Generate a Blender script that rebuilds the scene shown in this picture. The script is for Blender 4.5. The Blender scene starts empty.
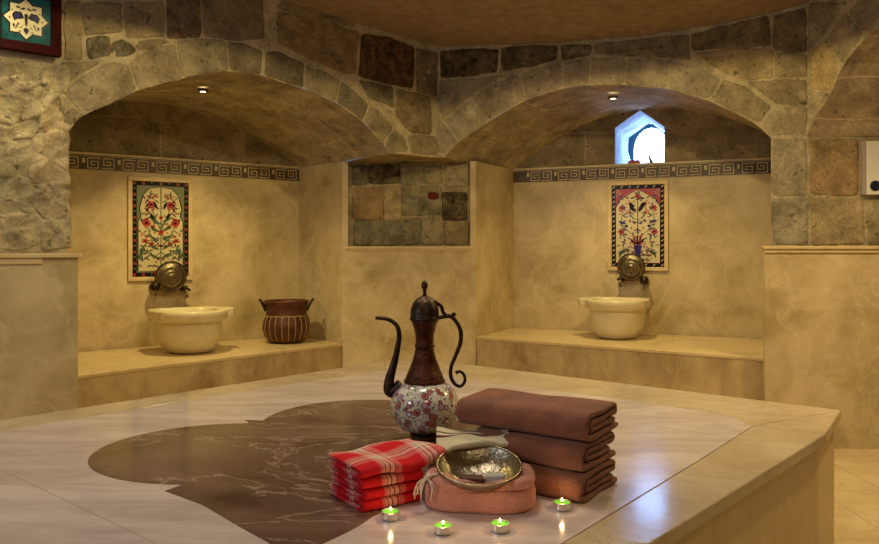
import bpy, bmesh, math, random
from mathutils import Vector, Matrix, noise
random.seed(7)
PI = math.pi
F, CX, CY, E = 760.0, 439.5, 248.0, 1.15
S = 1.27                         # wall distances relative to the first survey
def zz_(h): return E+(h-.91)*S   # surveyed height
scene = bpy.context.scene
COL = scene.collection

# ------------------------------------------------------------------ camera geometry helpers (measuring only)
def ray(px, py): return Vector(((px-CX)/F, 1.0, -(py-CY)/F))
def at(px, py, D): r = ray(px, py); return Vector((r.x*D, D, E+r.z*D))
def on_h(px, py, z):
    r = ray(px, py); t = (z-E)/r.z
    return Vector((r.x*t, t, z))
class Plane:
    """vertical wall plane; a = left end, b = right end as seen from the room; local x right, y into wall, z up"""
    def __init__(s, a, b):
        s.a = Vector((a[0], a[1], 0)); s.b = Vector((b[0], b[1], 0))
        s.d = (s.b-s.a).normalized(); s.L = (s.b-s.a).length
        s.n = Vector((-s.d.y, s.d.x, 0))
        s.M = Matrix(((s.d.x, s.n.x, 0, s.a.x), (s.d.y, s.n.y, 0, s.a.y), (0, 0, 1, 0), (0, 0, 0, 1)))
        s.rz = math.atan2(s.d.y, s.d.x)
    def px(s, x, y):
        r = ray(x, y); t = s.n.dot(s.a)/s.n.dot(Vector((r.x, r.y, 0)))
        p = Vector((r.x*t, r.y*t, E+r.z*t))
        return ((p-s.a).dot(s.d), p.z)
    def w(s, u, y, z): return s.M @ Vector((u, y, z))

# ------------------------------------------------------------------ materials
def nt(name):
    m = bpy.data.materials.new(name); m.use_nodes = True
    n = m.node_tree.nodes; l = m.node_tree.links
    return m, n, l, n['Principled BSDF']
def simple(name, col, rough=.5, metal=0, emit=None, es=0, noise_amt=0, nscale=30, bump=0, bscale=80, coat=0, sheen=0):
    m, n, l, b = nt(name)
    b.inputs['Base Color'].default_value = (*col, 1)
    b.inputs['Roughness'].default_value = rough; b.inputs['Metallic'].default_value = metal
    if coat: b.inputs['Coat Weight'].default_value = coat; b.inputs['Coat Roughness'].default_value = .1
    if sheen: b.inputs['Sheen Weight'].default_value = sheen
    if emit: b.inputs['Emission Color'].default_value = (*emit, 1); b.inputs['Emission Strength'].default_value = es
    tc = n.new('ShaderNodeTexCoord')
    if noise_amt:
        t = n.new('ShaderNodeTexNoise'); t.inputs['Scale'].default_value = nscale; t.inputs['Detail'].default_value = 6
        l.new(tc.outputs['Object'], t.inputs['Vector'])
        r = n.new('ShaderNodeValToRGB')
        r.color_ramp.elements[0].position = .3; r.color_ramp.elements[1].position = .7
        r.color_ramp.elements[0].color = (*[max(0, c*(1-noise_amt)) for c in col], 1)
        r.color_ramp.elements[1].color = (*[min(1, c*(1+noise_amt)) for c in col], 1)
        l.new(t.outputs['Fac'], r.inputs['Fac']); l.new(r.outputs['Color'], b.inputs['Base Color'])
    if bump:
        t = n.new('ShaderNodeTexNoise'); t.inputs['Scale'].default_value = bscale; t.inputs['Detail'].default_value = 4
        l.new(tc.outputs['Object'], t.inputs['Vector'])
        k = n.new('ShaderNodeBump'); k.inputs['Strength'].default_value = bump; k.inputs['Distance'].default_value = .01
        l.new(t.outputs['Fac'], k.inputs['Height']); l.new(k.outputs['Normal'], b.inputs['Normal'])
    return m

def marble(name, c1, c2, vein, rough=.25, scale=2.5, vein_amt=.5, vscale=3, stretch=(1, 1, 1), coat=0, joints=None, spec=.5, bump=.08, dist=2.0, ndist=.9, vw=.03):
    m, n, l, b = nt(name)
    tc = n.new('ShaderNodeTexCoord'); mp = n.new('ShaderNodeMapping'); mp.inputs['Scale'].default_value = stretch
    mp.inputs['Rotation'].default_value = (0, 0, .5)
    l.new(tc.outputs['Object'], mp.inputs['Vector'])
    t = n.new('ShaderNodeTexNoise'); t.inputs['Scale'].default_value = scale; t.inputs['Detail'].default_value = 8; t.inputs['Roughness'].default_value = .62; t.inputs['Distortion'].default_value = ndist
    l.new(mp.outputs['Vector'], t.inputs['Vector'])
    r = n.new('ShaderNodeValToRGB'); e = r.color_ramp.elements
    e[0].position = .33; e[0].color = (*c1, 1); e[1].position = .62; e[1].color = (*c2, 1)
    l.new(t.outputs['Fac'], r.inputs['Fac'])
    t2 = n.new('ShaderNodeTexNoise'); t2.inputs['Scale'].default_value = vscale; t2.inputs['Detail'].default_value = 7; t2.inputs['Roughness'].default_value = .6; t2.inputs['Distortion'].default_value = dist
    l.new(mp.outputs['Vector'], t2.inputs['Vector'])
    r2 = n.new('ShaderNodeValToRGB'); e = r2.color_ramp.elements
    e[0].position = .5-vw; e[0].color = (0, 0, 0, 1); e[1].position = .5+vw; e[1].color = (0, 0, 0, 1)
    x = r2.color_ramp.elements.new(.5); x.color = (1, 1, 1, 1)
    l.new(t2.outputs['Fac'], r2.inputs['Fac'])
    mu = n.new('ShaderNodeMath'); mu.operation = 'MULTIPLY'; mu.inputs[1].default_value = vein_amt
    l.new(r2.outputs['Color'], mu.inputs[0])
    mx = n.new('ShaderNodeMix'); mx.data_type = 'RGBA'
    l.new(mu.outputs[0], mx.inputs[0]); l.new(r.outputs['Color'], mx.inputs[6]); mx.inputs[7].default_value = (*vein, 1)
    out = mx.outputs[2]
    if joints:
        bt = n.new('ShaderNodeTexBrick'); bt.inputs['Scale'].default_value = 1; bt.inputs['Brick Width'].default_value = joints[0]; bt.inputs['Row Height'].default_value = joints[1]
        bt.inputs['Mortar Size'].default_value = .0022; bt.inputs['Mortar Smooth'].default_value = .3; bt.offset = joints[2] if len(joints) > 2 else .5
        mp2 = n.new('ShaderNodeMapping')
        if len(joints) > 3: mp2.inputs['Rotation'].default_value = joints[3]
        l.new(tc.outputs['Object'], mp2.inputs['Vector']); l.new(mp2.outputs['Vector'], bt.inputs['Vector'])
        mj = n.new('ShaderNodeMix'); mj.data_type = 'RGBA'; l.new(bt.outputs['Fac'], mj.inputs[0]); l.new(out, mj.inputs[6])
        mj.inputs[7].default_value = (*[c*.55 for c in vein], 1); out = mj.outputs[2]
    l.new(out, b.inputs['Base Color'])
    rr = n.new('ShaderNodeMapRange'); rr.inputs['To Min'].default_value = rough*.75; rr.inputs['To Max'].default_value = rough*1.3
    l.new(t.outputs['Fac'], rr.inputs['Value']); l.new(rr.outputs['Result'], b.inputs['Roughness'])
    k = n.new('ShaderNodeBump'); k.inputs['Strength'].default_value = bump; k.inputs['Distance'].default_value = .02
    l.new(t.outputs['Fac'], k.inputs['Height']); l.new(k.outputs['Normal'], b.inputs['Normal'])
    b.inputs['Specular IOR Level'].default_value = spec
    if coat: b.inputs['Coat Weight'].default_value = coat; b.inputs['Coat Roughness'].default_value = .12
    return m

def stone_mat(name, use_attr=True, base=(.4, .32, .2), brick=None, bump=.6):
    m, n, l, b = nt(name)
    b.inputs['Roughness'].default_value = .92; b.inputs['Specular IOR Level'].default_value = .15
    tc = n.new('ShaderNodeTexCoord')
    def N(sc, det=6, ro=.6, dist=0):
        t = n.new('ShaderNodeTexNoise'); t.inputs['Scale'].default_value = sc; t.inputs['Detail'].default_value = det; t.inputs['Roughness'].default_value = ro; t.inputs['Distortion'].default_value = dist
        l.new(tc.outputs['Object'], t.inputs['Vector']); return t
    a = N(7, 7, .65, .3); c = N(60, 5, .7); s = N(16, 8, .75, .6); pit = N(110, 2, .5)
    if use_attr:
        at_ = n.new('ShaderNodeAttribute'); at_.attribute_name = 'Col'; basec = at_.outputs['Color']; alpha = at_.outputs['Alpha']
    else:
        rgb = n.new('ShaderNodeRGB'); rgb.outputs[0].default_value = (*base, 1); basec = rgb.outputs[0]; alpha = None
    if brick:
        uv = n.new('ShaderNodeTexCoord'); nz = n.new('ShaderNodeTexNoise'); nz.inputs['Scale'].default_value = 5
        l.new(uv.outputs['UV'], nz.inputs['Vector'])
        va = n.new('ShaderNodeVectorMath'); va.operation = 'MULTIPLY_ADD'; va.inputs[1].default_value = (.05, .05, 0)
        l.new(nz.outputs['Color'], va.inputs[0]); l.new(uv.outputs['UV'], va.inputs[2])
        bt = n.new('ShaderNodeTexBrick'); bt.inputs['Scale'].default_value = 1; bt.inputs['Brick Width'].default_value = brick[0]; bt.inputs['Row Height'].default_value = brick[1]
        bt.inputs['Mortar Size'].default_value = .005; bt.inputs['Mortar Smooth'].default_value = .4; bt.inputs['Bias'].default_value = 0
        bt.inputs['Color1'].default_value = (*[x*.78 for x in base], 1); bt.inputs['Color2'].default_value = (*[min(1, x*1.22) for x in base], 1)
        bt.inputs['Mortar'].default_value = (*[min(1, x*1.35) for x in base], 1)
        l.new(va.outputs[0], bt.inputs['Vector']); basec = bt.outputs['Color']
    rm = n.new('ShaderNodeMapRange'); rm.inputs['From Min'].default_value = .3; rm.inputs['From Max'].default_value = .7; rm.inputs['To Min'].default_value = .50; rm.inputs['To Max'].default_value = 1.32
    l.new(a.outputs['Fac'], rm.inputs['Value'])
    rm2 = n.new('ShaderNodeMapRange'); rm2.inputs['From Min'].default_value = .3; rm2.inputs['From Max'].default_value = .7; rm2.inputs['To Min'].default_value = .74; rm2.inputs['To Max'].default_value = 1.2
    l.new(c.outputs['Fac'], rm2.inputs['Value'])
    mm = n.new('ShaderNodeMath'); mm.operation = 'MULTIPLY'; l.new(rm.outputs[0], mm.inputs[0]); l.new(rm2.outputs[0], mm.inputs[1])
    # pits
    pr = n.new('ShaderNodeMapRange'); pr.inputs['From Min'].default_value = .65; pr.inputs['From Max'].default_value = .70; pr.inputs['To Min'].default_value = 1; pr.inputs['To Max'].default_value = .45
    ps = N(28, 2, .5); l.new(ps.outputs['Fac'], pr.inputs['Value'])
    m3 = n.new('ShaderNodeMath'); m3.operation = 'MULTIPLY'; l.new(mm.outputs[0], m3.inputs[0]); l.new(pr.outputs[0], m3.inputs[1])
    vm = n.new('ShaderNodeVectorMath'); vm.operation = 'SCALE'; l.new(basec, vm.inputs[0]); l.new(m3.outputs[0], vm.inputs['Scale'])
    out = vm.outputs[0]
    if alpha is not None:      # soot patches; on the right wall's top course also painted lamp shadow
        sm = n.new('ShaderNodeMapRange'); sm.inputs['From Min'].default_value = .62; sm.inputs['From Max'].default_value = .38
        l.new(s.outputs['Fac'], sm.inputs['Value'])
        inv = n.new('ShaderNodeMath'); inv.operation = 'SUBTRACT'; inv.inputs[0].default_value = 1; l.new(alpha, inv.inputs[1])
        m4 = n.new('ShaderNodeMath'); m4.operation = 'MULTIPLY'; l.new(sm.outputs[0], m4.inputs[0]); l.new(inv.outputs[0], m4.inputs[1])
        mx = n.new('ShaderNodeMix'); mx.data_type = 'RGBA'; l.new(m4.outputs[0], mx.inputs[0]); l.new(out, mx.inputs[6]); mx.inputs[7].default_value = (.022, .014, .008, 1)
        out = mx.outputs[2]
    l.new(out, b.inputs['Base Color'])
    ad = n.new('ShaderNodeMath'); ad.operation = 'MULTIPLY_ADD'; ad.inputs[1].default_value = .35
    l.new(c.outputs['Fac'], ad.inputs[0]); l.new(s.outputs['Fac'], ad.inputs[2])
    hh = ad.outputs[0]
    if brick:
        ad2 = n.new('ShaderNodeMath'); ad2.operation = 'MULTIPLY_ADD'; ad2.inputs[1].default_value = -.5
        l.new(bt.outputs['Fac'], ad2.inputs[0]); l.new(hh, ad2.inputs[2]); hh = ad2.outputs[0]
    k = n.new('ShaderNodeBump'); k.inputs['Strength'].default_value = bump; k.inputs['Distance'].default_value = .02
    l.new(hh, k.inputs['Height']); l.new(k.outputs['Normal'], b.inputs['Normal'])
    return m

STONE = stone_mat('stone_blocks', bump=.9)
VAULT = stone_mat('vault_stone', False, (.42, .345, .22), brick=(.46, .40))
VAULT_R = stone_mat('vault_stone_right', False, (.42, .34, .22), brick=(.48, .42))
VAULT_T = stone_mat('vault_stone_third', False, (.52, .39, .25), brick=(.26, 3.))
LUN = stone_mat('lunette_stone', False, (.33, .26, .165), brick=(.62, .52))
REAR = stone_mat('rear_stone', False, (.40, .31, .19), brick=(.4, .22))
CEIL = simple('ceiling_plaster', (.28, .19, .115), .95, noise_amt=.22, nscale=14, bump=.9, bscale=60)
PLASTER = marble('polished_limestone', (.40, .295, .14), (.62, .495, .285), (.74, .62, .40), .33, 3.6, .30, 3.0, spec=.35, dist=.7, ndist=.25)
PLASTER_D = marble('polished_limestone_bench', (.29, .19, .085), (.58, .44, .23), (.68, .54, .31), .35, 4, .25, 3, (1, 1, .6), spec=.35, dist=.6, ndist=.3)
LEDGE = marble('bench_top', (.56, .42, .21), (.68, .52, .28), (.70, .55, .32), .28, 3, .2, 3)
TRIMM = simple('pale_moulding', (.62, .46, .23), .45, noise_amt=.12, nscale=12)
RIM = marble('beige_marble', (.45, .345, .22), (.60, .49, .345), (.36, .24, .12), .155, 2.2, .35, 3.5, (1, 1, 1), spec=.5, bump=.05)
FIELD = marble('rose_white_marble', (.47, .385, .365), (.67, .575, .555), (.46, .37, .35), .155, 1.4, .35, 1.6, (1.2, 5, 1), spec=.55, bump=.05)
BROWN = marble('brown_marble', (.060, .030, .021), (.175, .105, .080), (.46, .35, .28), .16, 3.6, .6, 2.0, (.7, 1.3, 1), spec=.6, bump=.04, dist=.8, ndist=.3, vw=.010)
SIDE = marble('side_marble', (.60, .44, .225), (.70, .54, .30), (.54, .38, .19), .35, 2.4, .4, 2.5, (5, 5, .7))
FLOORM = marble('floor_marble', (.56, .42, .23), (.66, .52, .32), (.46, .33, .17), .28, 2.2, .5, 2.5, joints=(.6, .6, .5))
JOINT = simple('grout', (.34, .26, .17), .8)
BASINM = marble('cream_marble', (.66, .56, .33), (.74, .65, .42), (.50, .40, .22), .3, 5, .25, 5, spec=.5)
BRASS = simple('aged_brass', (.20, .165, .10), .38, 1, noise_amt=.35, nscale=60, bump=.3, bscale=140)
DARKM = simple('dark_bronze', (.055, .034, .022), .36, .9, noise_amt=.35, nscale=50, bump=.25, bscale=160)
COPPER = simple('dark_copper', (.105, .036, .019), .32, .85, noise_amt=.4, nscale=50, bump=.4, bscale=190)
POTC = simple('aged_copper', (.095, .028, .012), .5, .35, noise_amt=.45, nscale=22, bump=.3, bscale=60)
POTL = simple('pot_line', (.50, .36, .14), .6)
SILVER = simple('tinned_metal', (.42, .36, .235), .36, 1, noise_amt=.2, nscale=70, bump=.3, bscale=90)
ALU = simple('aluminium', (.80, .76, .70), .32, .95)
WAX = simple('green_wax', (.09, .42, .03), .45, emit=(.15, .75, .03), es=.12)
FLAME = simple('flame', (1, .8, .4), .5, emit=(1, .72, .30), es=10)
WICK = simple('wick', (.03, .02, .01), .9)
LAMPG = simple('lamp_glow', (1, .9, .6), .5, emit=(1, .84, .42), es=14)
WHITEP = simple('white_plastic', (.72, .67, .60), .4)
GREYP = simple('grey_plastic', (.36, .30, .27), .45)
BLACKP = simple('black_plastic', (.012, .014, .03), .3)
FRAMEW = simple('dark_red_wood', (.028, .002, .002), .85, noise_amt=.3, nscale=20)
TEAL = simple('teal_glaze', (.004, .070, .085), .5, noise_amt=.5, nscale=26)
CREAMG = simple('cream_glaze', (.62, .56, .36), .55)
CREAMT = simple('cream_tile', (.56, .47, .27), .3)
BLACKG = simple('black_glaze', (.013, .011, .015), .25)
BLUEG = simple('blue_glaze', (.03, .03, .16), .2)
REDG = simple('red_glaze', (.33, .028, .02), .3)
GREENG = simple('green_glaze', (.05, .085, .045), .3)
OLIVEG = simple('olive_glaze', (.14, .16, .08), .3)
KEYD = simple('dark_key_stone', (.075, .045, .022), .45, noise_amt=.2, nscale=30)
KEYL = simple('light_key_stone', (.58, .46, .26), .45, noise_amt=.15, nscale=30)
SOAPD = simple('brown_soap', (.07, .025, .015), .7)
SOAPL = simple('grey_soap', (.42, .42, .42), .45)
WINR = stone_mat('window_reveal', False, (.62, .66, .70), bump=.3)
PANE = simple('daylit_pane', (.7, .8, 1), .3, emit=(.30, .50, 1.0), es=24)
TEALSH = simple('teal_shade', (.03, .10, .13), .6)  # shade around the window opening, put into the ring's colour
BRICKR = simple('red_brick', (.45, .09, .05), .8, noise_amt=.3, nscale=60)

def towel_mat(name, col, amt=.25):
    m = simple(name, col, .95, noise_amt=amt, nscale=14, bump=1.0, bscale=260, sheen=.25)
    m.node_tree.nodes['Principled BSDF'].inputs['Specular IOR Level'].default_value = .1
    return m
TOWELB = towel_mat('brown_terry', (.31, .112, .060))
PINK = towel_mat('salmon_cotton', (.80, .35, .265), .12)
CREAMC = towel_mat('cream_cotton', (.93, .83, .54), .08)
for _m in (FRAMEW, TEAL, CREAMG, BLACKG, BLUEG): _m.node_tree.nodes['Principled BSDF'].inputs['Specular IOR Level'].default_value = .12
FRINGE = simple('white_fringe', (.70, .58, .46), .9)

def plaid():
    m, n, l, b = nt('red_plaid'); b.inputs['Roughness'].default_value = .92; b.inputs['Specular IOR Level'].default_value = .1
    uv = n.new('ShaderNodeTexCoord'); sp = n.new('ShaderNodeSeparateXYZ'); l.new(uv.outputs['UV'], sp.inputs[0])
    def ramp(src, period, stops, off=0.):
        d = n.new('ShaderNodeMath'); d.operation = 'MULTIPLY_ADD'; d.inputs[1].default_value = 1/period; d.inputs[2].default_value = off; l.new(src, d.inputs[0])
        f = n.new('ShaderNodeMath'); f.operation = 'FRACT'; l.new(d.outputs[0], f.inputs[0])
        r = n.new('ShaderNodeValToRGB'); r.color_ramp.interpolation = 'CONSTANT'
        e = r.color_ramp.elements; e[0].position = stops[0][0]; e[0].color = (*stops[0][1], 1); e[1].position = stops[1][0]; e[1].color = (*stops[1][1], 1)
        for p, c in stops[2:]:
            x = e.new(p); x.color = (*c, 1)
        l.new(f.outputs[0], r.inputs[0]); return r
    W = (.80, .62, .50); R = (.58, .016, .022); K = (.05, .012, .015); Pk = (.70, .22, .20)
    a = ramp(sp.outputs[0], .12, [(0, R), (.10, R), (.42, Pk), (.49, W), (.52, K), (.545, W), (.62, K), (.645, W), (.74, K), (.765, Pk), (.90, R)])
    c = ramp(sp.outputs[1], .11, [(0, R), (.36, Pk), (.46, W), (.49, K), (.52, W), (.58, K), (.61, W), (.72, K), (.75, Pk), (.88, R)], .62)
    mx = n.new('ShaderNodeMix'); mx.data_type = 'RGBA'; mx.inputs[0].default_value = .46
    l.new(a.outputs['Color'], mx.inputs[6]); l.new(c.outputs['Color'], mx.inputs[7])
    l.new(mx.outputs[2], b.inputs['Base Color'])
    t = n.new('ShaderNodeTexNoise'); t.inputs['Scale'].default_value = 300; l.new(uv.outputs['Object'], t.inputs['Vector'])
    k = n.new('ShaderNodeBump'); k.inputs['Strength'].default_value = .35; k.inputs['Distance'].default_value = .003
    l.new(t.outputs['Fac'], k.inputs['Height']); l.new(k.outputs['Normal'], b.inputs['Normal'])
    return m
PLAID = plaid()

def enamel():
    m, n, l, b = nt('floral_enamel'); b.inputs['Roughness'].default_value = .16; b.inputs['Coat Weight'].default_value = .4
    tc = n.new('ShaderNodeTexCoord')
    def vor(sc, feat='F1', off=(0, 0, 0)):
        mp = n.new('ShaderNodeMapping'); mp.inputs['Location'].default_value = off; l.new(tc.outputs['Object'], mp.inputs['Vector'])
        v = n.new('ShaderNodeTexVoronoi'); v.inputs['Scale'].default_value = sc; v.feature = feat; l.new(mp.outputs['Vector'], v.inputs['Vector']); return v
    cur = (.80, .74, .60)
    rgb = n.new('ShaderNodeRGB'); rgb.outputs[0].default_value = (*cur, 1); out = rgb.outputs[0]
    def layer(out, v, lo, hi, colr, pick=None):
        mr = n.new('ShaderNodeMapRange'); mr.inputs['From Min'].default_value = hi; mr.inputs['From Max'].default_value = lo
        l.new(v.outputs['Distance'], mr.inputs['Value'])
        f = mr.outputs[0]
        if pick:
            se = n.new('ShaderNodeSeparateColor'); l.new(v.outputs['Color'], se.inputs[0])
            g = n.new('ShaderNodeMath'); g.operation = 'GREATER_THAN'; g.inputs[1].default_value = pick[1]; l.new(se.outputs[pick[0]], g.inputs[0])
            mu = n.new('ShaderNodeMath'); mu.operation = 'MULTIPLY'; l.new(f, mu.inputs[0]); l.new(g.outputs[0], mu.inputs[1]); f = mu.outputs[0]
        mx = n.new('ShaderNodeMix'); mx.data_type = 'RGBA'; l.new(f, mx.inputs[0]); l.new(out, mx.inputs[6]); mx.inputs[7].default_value = (*colr, 1)
        return mx.outputs[2]
    w = n.new('ShaderNodeTexNoise'); w.inputs['Scale'].default_value = 45; w.inputs['Detail'].default_value = 2; w.inputs['Distortion'].default_value = 1.5
    l.new(tc.outputs['Object'], w.inputs['Vector'])
    r = n.new('ShaderNodeValToRGB'); r.color_ramp.interpolation = 'LINEAR'; e = r.color_ramp.elements
    e[0].position = .47; e[0].color = (0, 0, 0, 1); e[1].position = .55; e[1].color = (0, 0, 0, 1); x = e.new(.51); x.color = (1, 1, 1, 1)
    l.new(w.outputs['Fac'], r.inputs[0])
    mx = n.new('ShaderNodeMix'); mx.data_type = 'RGBA'; l.new(r.outputs['Color'], mx.inputs[0]); l.new(out, mx.inputs[6]); mx.inputs[7].default_value = (.03, .11, .045, 1); out = mx.outputs[2]
    v3 = vor(85, off=(3, 1, 2)); out = layer(out, v3, .25, .32, (.04, .15, .07), (0, .25))
    v1 = vor(38); out = layer(out, v1, .42, .47, (.07, .02, .03)); out = layer(out, v1, .36, .40, (.42, .13, .10)); out = layer(out, v1, .34, .38, (.52, .32, .46), (1, .55))
    v2 = vor(150, off=(1, 1, 1)); out = layer(out, v2, .15, .3, (.75, .62, .55), (2, .5))
    out = layer(out, v1, .10, .15, (.16, .02, .03))
    v4 = vor(55, off=(7, 5, 2)); out = layer(out, v4, .22, .27, (.45, .02, .02), (2, .72))
    l.new(out, b.inputs['Base Color'])
    return m
ENAMEL = enamel()

# ------------------------------------------------------------------ mesh helpers
def link(name, bm, mats, parent=None, M=None, smooth=False, recalc=True):
    if recalc: bmesh.ops.recalc_face_normals(bm, faces=bm.faces)
    me = bpy.data.meshes.new(name); bm.to_mesh(me); bm.free()
    if not isinstance(mats, (list, tuple)): mats = [mats]
    for m in mats: me.materials.append(m)
    if smooth:
        for p in me.polygons: p.use_smooth = True
    o = bpy.data.objects.new(name, me); COL.objects.link(o)
    if M is not None: o.matrix_world = M
    if parent: o.parent = parent
    return o
def struct(o, label=None):
    o['kind'] = 'structure'
    if label: o['label'] = label
    return o
def tag(o, label, cat, group=None):
    o['label'] = label; o['category'] = cat
    if group: o['group'] = group
    return o
def empty(name, loc, label, cat, rz=0, group=None):
    o = bpy.data.objects.new(name, None); COL.objects.link(o); o.location = loc; o.rotation_euler = (0, 0, rz)
    o.empty_display_size = .05
    return tag(o, label, cat, group)
def bevel(o, w=.003, seg=2):
    md = o.modifiers.new('bevel', 'BEVEL'); md.width = w; md.segments = seg; md.limit_method = 'ANGLE'; md.angle_limit = math.radians(40)
    return o
def subsurf(o, lv=1):
    md = o.modifiers.new('sub', 'SUBSURF'); md.levels = lv; md.render_levels = lv; return o
def box(bm, x0, x1, y0, y1, z0, z1, M=None, mi=0):
    vs = [Vector((x, y, z)) for z in (z0, z1) for x, y in ((x0, y0), (x1, y0), (x1, y1), (x0, y1))]
    if M is not None: vs = [M @ v for v in vs]
    v = [bm.verts.new(p) for p in vs]
    for f in ((0, 3, 2, 1), (4, 5, 6, 7), (0, 1, 5, 4), (1, 2, 6, 5), (2, 3, 7, 6), (3, 0, 4, 7)):
        fc = bm.faces.new([v[i] for i in f]); fc.material_index = mi
def prism(bm, pts, z0, z1, mi=0):
    a = [bm.verts.new((p[0], p[1], z0)) for p in pts]; b = [bm.verts.new((p[0], p[1], z1)) for p in pts]
    n = len(pts)
    bm.faces.new(a[::-1]).material_index = mi; bm.faces.new(b).material_index = mi
    for i in range(n): bm.faces.new((a[i], a[(i+1) % n], b[(i+1) % n], b[i])).material_index = mi
def vprism(bm, pts, y0, y1, mi=0, M=None):      # outline in x,z extruded along y
    a = [Vector((p[0], y0, p[1])) for p in pts]; b = [Vector((p[0], y1, p[1])) for p in pts]
    if M is not None: a = [M@v for v in a]; b = [M@v for v in b]
    a = [bm.verts.new(v) for v in a]; b = [bm.verts.new(v) for v in b]; n = len(pts)
    bm.faces.new(a).material_index = mi; bm.faces.new(b[::-1]).material_index = mi
    for i in range(n): bm.faces.new((a[i], b[i], b[(i+1) % n], a[(i+1) % n])).material_index = mi
def lathe(bm, prof, seg=48, mi=0, closed=False):
    rings = []
    for r, z in prof:
        if r < 1e-5: rings.append([bm.verts.new((0, 0, z))])
        else: rings.append([bm.verts.new((r*math.cos(2*PI*i/seg), r*math.sin(2*PI*i/seg), z)) for i in range(seg)])
    for a, b in zip(rings, rings[1:]):
        for i in range(seg):
            j = (i+1) % seg
            if len(a) == 1 and len(b) == 1: continue
            if len(a) == 1: f = (a[0], b[j], b[i])
            elif len(b) == 1: f = (a[i], a[j], b[0])
            else: f = (a[i], a[j], b[j], b[i])
            bm.faces.new(f).material_index = mi
def tube(bm, pts, rads, seg=12, mi=0, flat=1.0, up=Vector((0, 0, 1))):
    pts = [Vector(p) for p in pts]; rings = []
    if not isinstance(rads, (list, tuple)): rads = [rads]*len(pts)
    prev = None
    for i, p in enumerate(pts):
        t = (pts[min(i+1, len(pts)-1)]-pts[max(i-1, 0)]).normalized()
        if prev is None:
            prev = t.orthogonal().normalized() if abs(t.dot(up)) > .95 else t.cross(up).normalized()
        nrm = (prev - t*prev.dot(t)).normalized(); prev = nrm; bn = t.cross(nrm)
        rings.append([bm.verts.new(p+nrm*math.cos(2*PI*k/seg)*rads[i]*flat+bn*math.sin(2*PI*k/seg)*rads[i]) for k in range(seg)])
    for a, b in zip(rings, rings[1:]):
        for k in range(seg): bm.faces.new((a[k], a[(k+1) % seg], b[(k+1) % seg], b[k])).material_index = mi
    bm.faces.new(rings[0][::-1]).material_index = mi; bm.faces.new(rings[-1]).material_index = mi
def smooth_path(pts, n=6):
    P = [Vector(p) for p in pts]; out = []
    for i in range(len(P)-1):
        p0 = P[max(i-1, 0)]; p1 = P[i]; p2 = P[i+1]; p3 = P[min(i+2, len(P)-1)]
        for k in range(n):
            t = k/n
            out.append(.5*((2*p1)+(-p0+p2)*t+(2*p0-5*p1+4*p2-p3)*t*t+(-p0+3*p1-3*p2+p3)*t**3))
    out.append(P[-1]); return out
def interp(xs, ys, x):
    if x <= xs[0]: return ys[0]
    for i in range(len(xs)-1):
        if x <= xs[i+1]: return ys[i]+(ys[i+1]-ys[i])*(x-xs[i])/(xs[i+1]-xs[i])
    return ys[-1]

# ------------------------------------------------------------------ the walls' planes
K = Vector((-.0140, 4.25, 0))*S
LP = Plane((-1.46*S, 2.98*S), (K.x, K.y))
LPd = LP.d
LP = Plane(tuple((Vector((-1.46, 2.98, 0))*S-LPd*1.1*S).xy), (K.x, K.y))     # carried on left of the picture
Q = Vector((1.531, 3.51, 0))*S; RPd = (Q-K).normalized()
Q2 = Q + RPd*.150*S
RP = Plane((K.x, K.y), tuple(Q2.xy))
W1 = Vector((-.884, 4.78, 0))*S; WL = Vector((-2.35, 3.73, 0))*S; LB = Plane(tuple(WL.xy), tuple(W1.xy))
W2 = Vector((.4786, 4.907, 0))*S; WR = Vector((2.04, 4.22, 0))*S; RB = Plane(tuple(W2.xy), tuple(WR.xy))
M1 = Vector((-.563, 4.40, 0))*S; M2 = Vector((.2114, 4.413, 0))*S; MP = Plane(tuple(M1.xy), tuple(M2.xy))
F2E = Vector((2.75, 3.40, 0))*S; FP = Plane(tuple(Q2.xy), tuple(F2E.xy))
TE = Q2 + Vector((.33, -.945, 0))*1.8*S; TP = Plane(tuple(Q2.xy), tuple(TE.xy))
ZP, ZL, ZR = E-.60, E-.55*S, E-.513*S
ZB0, ZB1 = zz_(1.3275), zz_(1.4125)      # key band
ZS = zz_(1.415)                      # springing
HC = 1.124*S + E                  # ceiling height

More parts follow.
